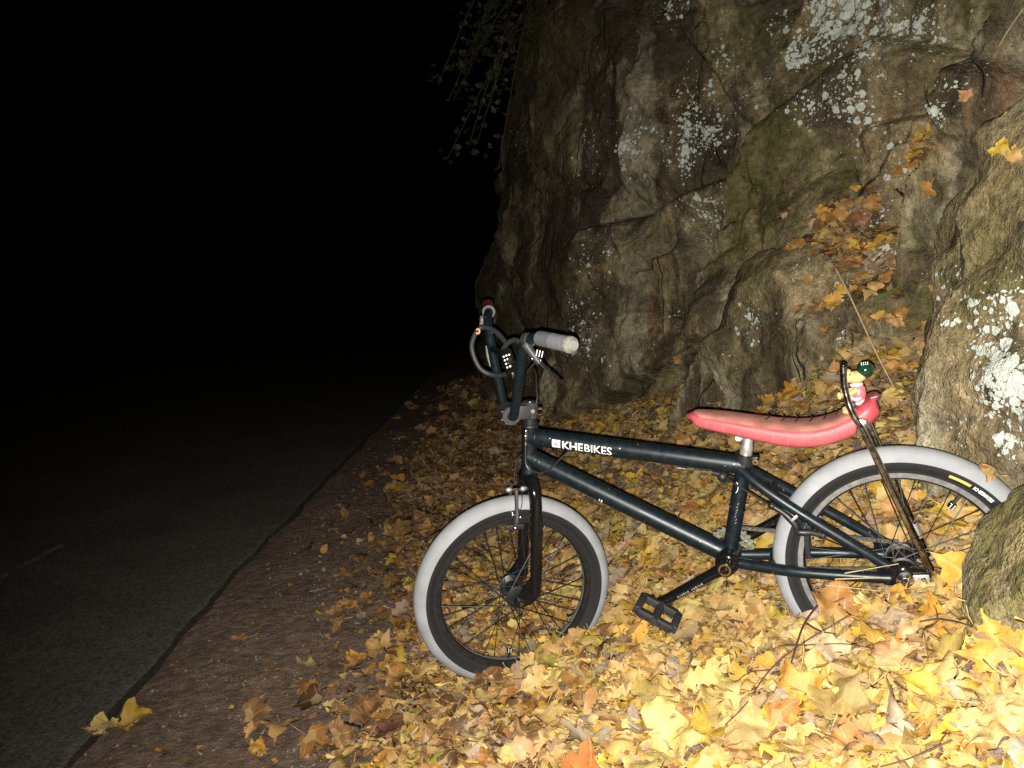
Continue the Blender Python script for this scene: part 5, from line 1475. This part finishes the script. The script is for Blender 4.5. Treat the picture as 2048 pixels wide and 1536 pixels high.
# leaves wedged along the cleft that climbs behind the boulders
r = np.random.default_rng(78)
for k in range(58):
    t = r.random() ** 2.2; q = np.array([(1640, 470), (1690, 440), (1760, 400), (1830, 315), (1885, 240)], float)
    t = t * 4; i = min(3, int(t)); pc = q[i] * (1 - t + i) + q[i + 1] * (t - i)
    sp_ = 32 if pc[0] < 1790 else 10
    h, n_ = hit_rock(*(pc + r.normal(0, sp_, 2)))
    if h is None or h.y > 4: continue
    n_ = np.array(n_); dv_ = np.array(h) - np.array([0, 0, CAM_H])
    if n_ @ dv_ > 0: n_ = -n_
    V, F, w = COARSE[r.integers(0, 14)]
    add_leaf(V, F, w, leaf_matrix(n_ * .7 + np.array([0, -.3, .5]), r.uniform(0, 6.28), r.uniform(0, 6.28), r.normal(0, .3)), np.array(h) + n_ * r.uniform(.006, .03), r.uniform(.03, .062), np.append(np.array(PAL[PN[int(r.choice(8, p=[.10, .05, .22, .26, .22, .03, 0, .12]))]]) * r.uniform(.8, 1.2), 1))
VA = np.vstack(VV); FA = np.vstack(FF); CA = np.vstack(CC); WA = np.concatenate(WW)
me = bpy.data.meshes.new('leaf_litter')
me.vertices.add(len(VA)); me.vertices.foreach_set('co', VA.astype(np.float32).ravel())
me.loops.add(len(FA) * 3); me.loops.foreach_set('vertex_index', FA.astype(np.int32).ravel())
me.polygons.add(len(FA)); me.polygons.foreach_set('loop_start', np.arange(0, len(FA) * 3, 3, dtype=np.int32))
me.polygons.foreach_set('loop_total', np.full(len(FA), 3, dtype=np.int32))
me.update(calc_edges=True)
me.polygons.foreach_set('use_smooth', np.ones(len(FA), bool))
set_attr(me, 'vein', WA)
at = me.color_attributes.new('Col', 'FLOAT_COLOR', 'POINT'); at.data.foreach_set('color', CA.astype(np.float32).ravel())
me.materials.append(M_LEAF)
litter = bpy.data.objects.new('leaf_litter', me); link(litter)
tag(litter, 'deep carpet of fallen yellow and brown leaves covering the bank', 'leaf litter', kind='stuff')

# 2. the leaves that show largest: each an object of its own, on top of the carpet
LANDMARKS = [((0.80, 1.40), 'just in front of the rear axle'), ((0.58, 1.42), 'before the front edge of the rear wheel'), ((0.32, 1.45), 'in front of the pedal'), ((0.36, 1.75), 'behind the pedal and crank'), ((0.58, 1.95), 'under the saddle'),
             ((0.05, 1.60), 'at the near foot of the front wheel'), ((-0.20, 1.85), 'on the road side of the front wheel'), ((0.10, 2.15), 'behind the front wheel'), ((-0.25, 1.40), 'near the bare verge before the front wheel'), ((-0.30, 2.5), 'along the verge past the front wheel'),
             ((0.45, 1.12), 'in the middle of the near leaf carpet'), ((0.75, 1.08), 'beside the low mossy boulder'), ((0.15, 1.15), 'low in the picture below the front wheel'), ((0.40, 2.4), 'seen through the frame triangle'), ((0.95, 1.95), 'behind the rear wheel'), ((0.80, 2.6), 'on the bank below the grey boulder'), ((0.2, 2.9), 'on the bank behind the head tube')]
def zone_of(x, y):
    return min(LANDMARKS, key=lambda q: (q[0][0] - x) ** 2 + (q[0][1] - y) ** 2)[1]
r = np.random.default_rng(303)
got = []; tries = 0
while len(got) < 262 and tries < 12000:
    tries += 1
    d = r.uniform(0, 1) ** 1.25
    yy = 0.95 + 2.1 * d; px = r.uniform(560, 2080)
    xx = (px - 1024) / 1530.0 * (yy * 1.02 + 0.09)
    if xx < leaf_edge(np.array([yy]))[0] + 0.02 or xx > 1.25: continue
    size = r.uniform(0.055, 0.105) * (1.12 if yy < 1.4 else 1.0)
    if xx < 0: size *= 0.85
    zz = np.array([gz(xx, yy) + r.uniform(0.034, 0.056)])
    if bike_clear(np.array([xx]), np.array([yy]), zz, np.array([size * .5]))[0]: continue
    if any((xx - a) ** 2 + (yy - b) ** 2 < (0.036 + 0.010 * yy) ** 2 for a, b in got): continue
    got.append((xx, yy))
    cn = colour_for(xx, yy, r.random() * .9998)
    if cn == 'brown' and r.random() < 0.5: cn = 'tan'
    n_ = ground_normal(xx, yy)
    M = leaf_matrix(n_ + np.array([0, -0.12, 0]), r.uniform(0, 6.28), r.uniform(0, 6.28), float(np.clip(r.normal(0, 0.22), -.6, .6)))
    place_leaf((xx, yy, float(zz[0])), M, size, int(r.integers(0, 12)), cn, f"{'small ' if size < 0.072 else 'large ' if size > 0.095 else ''}{cn} maple leaf {zone_of(xx, yy)}", 'fallen maple leaves around the bicycle', int(r.integers(0, 3)))

# 3. leaves one can point at
def on_ground(px, py, lift=0.03):
    """where the ground lies in that direction"""
    d = pix_dir(px, py); t = 0.3
    while t < 12:
        p = Vector((0, 0, CAM_H)) + d * t
        if p.z < gz(p.x, p.y) + lift: return np.array(p)
        t += 0.01
    return None
G2 = 'single leaves that stand out'
def single(px, py, size, vi, cn, label, heading=0.5, tilt=0.2, ta=0.0, lift=0.035, normal=None, pos=None, ci=0):
    p = on_ground(px, py, lift) if pos is None else np.array(pos)
    n_ = ground_normal(p[0], p[1]) if normal is None else np.array(normal)
    return place_leaf(tuple(p), leaf_matrix(n_, heading, ta, tilt), size * 0.8, vi, cn, label, G2, ci)
single(268, 1432, 0.115, 1, 'bright yellow', 'orange yellow maple leaf lying across the dark road edge', 0.3, 0.25, 1.0, 0.02)
single(200, 1450, 0.085, 4, 'pale yellow', 'smaller pale leaf on the asphalt, touching the road edge', 2.4, 0.4, 0.4, 0.015)
single(515, 1490, 0.058, 6, 'bright yellow', 'small yellow leaf alone on the bare brown verge', 0.9, 0.35, 0.8, 0.02)
single(505, 1462, 0.05, 2, 'tan', 'small curled tan leaf on the bare verge behind a yellow one', 0.1, 0.5, 0.8, 0.02)
single(205, 1370, 0.018, 3, 'pale yellow', 'tiny leaf scrap on the asphalt', 0.1, 0.2, 0.8, 0.008)
single(345, 1378 - 50, 0.014, 3, 'tan', 'tiny pale scrap right at the asphalt edge', 0.1, 0.2, 0.8, 0.008)
single(795, 1305, 0.075, 7, 'bright yellow', 'yellow leaf on the brown litter, left of the front tyre', 0.9, 0.3, 0.8)
single(705, 1310, 0.065, 8, 'bright yellow', 'yellow leaf at the border of litter and bare verge', 2.0, 0.3, 0.3)
single(1020, 1342, 0.10, 9, 'tan', 'brown tan leaf standing against the bottom of the front rim', 1.3, 0.2, 0.0, 0.05, normal=(-0.1, -0.9, 0.5), pos=bike_w(fk(0.0, 0.055, -0.205)))
single(1100, 1322, 0.12, 10, 'pale yellow', 'pale leaf leaning on the lower right of the front tyre', 0.9, 0.1, 0.0, normal=(0.2, -0.8, 0.6), pos=bike_w(fk(-0.115, 0.062, -0.185)))
single(1300, 1255, 0.12, 2, 'bright yellow', 'bright yellow leaf lying below the pedal', 0.6, 0.15, 0.8)
single(1648, 1200, 0.125, 5, 'orange brown', 'orange brown leaf propped against the rear tyre under the chain stay', 1.2, 0.1, 0.0, normal=(-0.25, -0.85, 0.5), pos=bike_w((-0.215, 0.085, -0.075)))
single(1570, 1250, 0.10, 0, 'olive yellow', 'olive yellow leaf lying at the front foot of the rear tyre', 0.2, 0.1, 0.0, normal=(-0.3, -0.5, 0.8))
single(1900, 1110, 0.125, 3, 'bright yellow', 'big bright yellow leaf standing against the rear axle', 1.9, 0.15, 0.3, normal=(-0.25, -0.85, 0.45), pos=bike_w((-0.445, 0.098, -0.010)))
single(1955, 935, 0.052, 6, 'tan', 'curled pale leaf lying on top of the rear tyre', 2.8, 0.3, 0.3, normal=(0.1, -0.5, 0.8), pos=bike_w((-0.515, 0.012, 0.160)))
single(1860, 1365, 0.10, 1, 'bright yellow', 'bright yellow leaf with clean edges at the lower right, near the mossy boulder', 1.0, 0.1, 0.0, 0.065, normal=(-0.3, -0.5, 0.8))
single(1400, 1170, 0.10, 8, 'orange brown', 'russet leaf lying flat behind the crank', 2.0, 0.2, 0.3)
single(1390, 1010, 0.10, 8, 'orange brown', 'russet leaf seen through the frame above the down tube', 1.0, 0.2, 0.3, 0.05)
single(1410, 985, 0.10, 1, 'pale yellow', 'pale leaf seen through the frame below the top tube', 2.0, 0.2, 0.3, 0.05)
def rock_leaf(px, py, size, vi, cn, label, heading=0.7, lift=0.012):
    h, n_ = hit_rock(px, py)
    if h is None: return
    n_ = np.array(n_)
    if n_ @ np.array(pix_dir(px, py)) > 0: n_ = -n_
    nn = n_ * 0.8 + np.array([0, -.25, .35]); nn /= np.linalg.norm(nn)
    place_leaf(tuple(np.array(h) + n_ * lift), leaf_matrix(nn, heading, 0.4, 0.2), size * 0.68, vi, cn, label, 'leaves caught on the rock')
rock_leaf(1672, 602, 0.085, 2, 'bright yellow', 'orange yellow leaf stuck on the stone above the saddle', 2.2)
rock_leaf(1792, 640, 0.07, 6, 'tan', 'dull tan leaf caught on the stone beside the dry stalk', 0.9)
rock_leaf(1735, 640, 0.06, 7, 'brown', 'small brown leaf between two paler leaves on the stone', 1.5)
rock_leaf(2010, 295, 0.065, 9, 'bright yellow', 'orange leaf on the tall boulder at the picture edge', 0.6)
rock_leaf(2035, 310, 0.06, 4, 'tan', 'tan leaf beside the orange one on the tall boulder', 2.6)
rock_leaf(1835, 310, 0.11, 5, 'tan', 'long tan leaf lying in the cleft of the rock', 0.5)
rock_leaf(1930, 190, 0.05, 8, 'tan', 'small tan leaf high in the cleft beside the tall boulder', 1.2)
rock_leaf(1355, 718, 0.06, 1, 'orange brown', 'small orange leaf stuck low on the dark rock face', 1.6)
rock_leaf(1715, 520, 0.06, 3, 'tan', 'tan leaf just under the ledge drift', 1.6)
rock_leaf(1760, 575, 0.07, 11, 'tan', 'tan leaf lying along a crack above the saddle', 0.3)
for k, (px, py) in enumerate([(1650, 425), (1690, 410), (1720, 440), (1665, 470), (1700, 465), (1745, 420), (1680, 500), (1640, 480)]):
    rock_leaf(px, py, 0.075 + .01 * (k % 3), k, ['bright yellow', 'orange brown', 'brown', 'tan', 'orange brown', 'brown', 'bright yellow', 'tan'][k],
              ['orange yellow leaf at the top of the ledge drift', 'russet leaf at the back of the ledge drift', 'brown leaf in the middle of the ledge drift', 'tan leaf at the front of the ledge drift', 'reddish leaf low in the ledge drift', 'dark leaf at the end of the ledge drift', 'yellow leaf hanging at the bottom of the ledge drift', 'pale tan leaf at the near tip of the ledge drift'][k], 0.6 * k)

# ------------------------------------------------------------------ twigs and dry stalks
M_TWIG = mat('twig_bark', (0.085, 0.045, 0.032), 0.7, var=0.4, vscale=120)
M_STRAW = mat('dry_straw', (0.50, 0.38, 0.20), 0.65, var=0.2, vscale=90)
M_GREEN = mat('green_blade', (0.06, 0.16, 0.025), 0.5)
def twig(name, pts, r0, r1, m, label, cat, branches=()):
    P = smooth_path(pts, 26); c0 = P[0].copy()
    o = MB().tube(P - c0, np.linspace(r0, r1, len(P)), 6).build(name, m, None, loc=tuple(c0))
    tag(o, label, cat, 'twigs and stalks among the leaves')
    for b in branches: MB().tube(smooth_path(np.array(b) - c0, 10), np.linspace(r1 * 1.3, r1 * .6, 11), 5).build('side_twig', m, o)
    return o
def gp(px, py, lift=0.06):
    p = on_ground(px, py, lift); return p
def gtw(px_list, r0, r1, m, label, cat='twig', lift=0.075, name='twig', br=()):
    return twig(name, [gp(a, b, lift) for a, b in px_list], r0, r1, m, label, cat, [[gp(a, b, lift + .01) for a, b in q] for q in br])
gtw([(1668, 1178), (1640, 1205), (1610, 1245), (1593, 1290), (1580, 1335)], .0030, .0016, M_TWIG, 'dark reddish twig arching over the leaves below the rear tyre', br=[[(1640, 1205), (1665, 1205), (1690, 1195)], [(1610, 1245), (1640, 1262), (1672, 1268)]])
gtw([(1700, 1230), (1600, 1290), (1540, 1340), (1490, 1410), (1450, 1450)], .0016, .0010, M_TWIG, 'long thin twig running down across the pale leaves', br=[[(1600, 1290), (1570, 1290), (1545, 1300)], [(1540, 1340), (1500, 1345), (1470, 1365)]])
gtw([(1560, 1292), (1620, 1290), (1690, 1288), (1760, 1300)], .0012, .0008, M_TWIG, 'thin level twig crossing between two bent ones')
gtw([(1840, 1243), (1875, 1238), (1910, 1243), (1935, 1250)], .0018, .0010, M_TWIG, 'short dark twig lying beneath the mossy boulder', br=[[(1875, 1238), (1873, 1222), (1868, 1210)]])
gtw([(1905, 1480), (1860, 1500), (1810, 1520), (1760, 1534)], .0014, .0010, M_TWIG, 'thin brown twig at the bottom edge of the picture')
gtw([(1230, 1230), (1245, 1280), (1262, 1330)], .0012, .0008, M_STRAW, 'pale straw right of the front tyre', 'straw', name='straw')
gtw([(800, 1420), (830, 1440), (860, 1462)], .0014, .0010, M_STRAW, 'pale leaf stalk on the litter below the front wheel', 'straw', name='straw')
gtw([(670, 1240), (690, 1237), (706, 1234)], .0013, .0010, M_STRAW, 'short bright straw on the verge beside the front wheel', 'straw', .02, name='straw')
gtw([(620, 1183), (640, 1179), (652, 1176)], .0011, .0008, M_STRAW, 'short straw lying farther up the verge', 'straw', .02, name='straw')
for k, (a, b, c_) in enumerate([((1640, 1165), (1680, 1172), (1730, 1168)), ((1690, 1175), (1705, 1145), (1725, 1130)), ((1650, 1150), (1700, 1155), (1745, 1128))]):
    P = [bike_w((-0.20 - .05 * i - .02 * k, 0.10, -0.03 + 0.012 * k + .008 * i * (k - 1))) for i in range(3)]
    twig('straw', P, .0011, .0007, M_STRAW, ['dry grass stem along the rear chain stay', 'dry grass stem sticking up at the chain stay end', 'dry grass stem crossing above the chain stay'][k], 'straw')
def rp(px, py, lift=0.03):
    h, n_ = hit_rock(px, py)
    d = np.array(pix_dir(px, py)); return np.array(h) - d * lift
def at_depth(px, py, Y):
    d = np.array(pix_dir(px, py)); return np.array([0, 0, CAM_H]) + d * (Y / d[1])
ys = [2.30, 2.22, 2.15, 2.08, 2.02]
twig('dry_stalk', [at_depth(px, py, Y) for (px, py), Y in zip([(1672, 538), (1694, 580), (1722, 640), (1752, 705), (1788, 775)], ys)], .0026, .0016, M_STRAW, 'long pale dry stalk leaning on the stones above the figure', 'stalk')
twig('green_blade', [rp(1752, 598), rp(1772, 588), rp(1792, 578), rp(1803, 560)], .0055, .0012, M_GREEN, 'single green blade among leaves on the stone', 'grass blade')
twig('straw', [rp(2046, 18, .04), rp(2020, 55, .04), rp(1998, 92, .04)], .0022, .0014, M_STRAW, 'dry stalk on the tall boulder at the top corner', 'straw')

# ------------------------------------------------------------------ shrub hanging over the dark corner of the rock
SHR = empty('shrub', (-0.05, 6.0, 3.2))
tag(SHR, 'dim leafy shrub hanging over the dark end of the rock face', 'shrub')
so = np.array(SHR.location)
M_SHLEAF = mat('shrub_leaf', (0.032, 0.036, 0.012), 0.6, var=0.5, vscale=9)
r = np.random.default_rng(91)
LV = MB()
for k in range(13):
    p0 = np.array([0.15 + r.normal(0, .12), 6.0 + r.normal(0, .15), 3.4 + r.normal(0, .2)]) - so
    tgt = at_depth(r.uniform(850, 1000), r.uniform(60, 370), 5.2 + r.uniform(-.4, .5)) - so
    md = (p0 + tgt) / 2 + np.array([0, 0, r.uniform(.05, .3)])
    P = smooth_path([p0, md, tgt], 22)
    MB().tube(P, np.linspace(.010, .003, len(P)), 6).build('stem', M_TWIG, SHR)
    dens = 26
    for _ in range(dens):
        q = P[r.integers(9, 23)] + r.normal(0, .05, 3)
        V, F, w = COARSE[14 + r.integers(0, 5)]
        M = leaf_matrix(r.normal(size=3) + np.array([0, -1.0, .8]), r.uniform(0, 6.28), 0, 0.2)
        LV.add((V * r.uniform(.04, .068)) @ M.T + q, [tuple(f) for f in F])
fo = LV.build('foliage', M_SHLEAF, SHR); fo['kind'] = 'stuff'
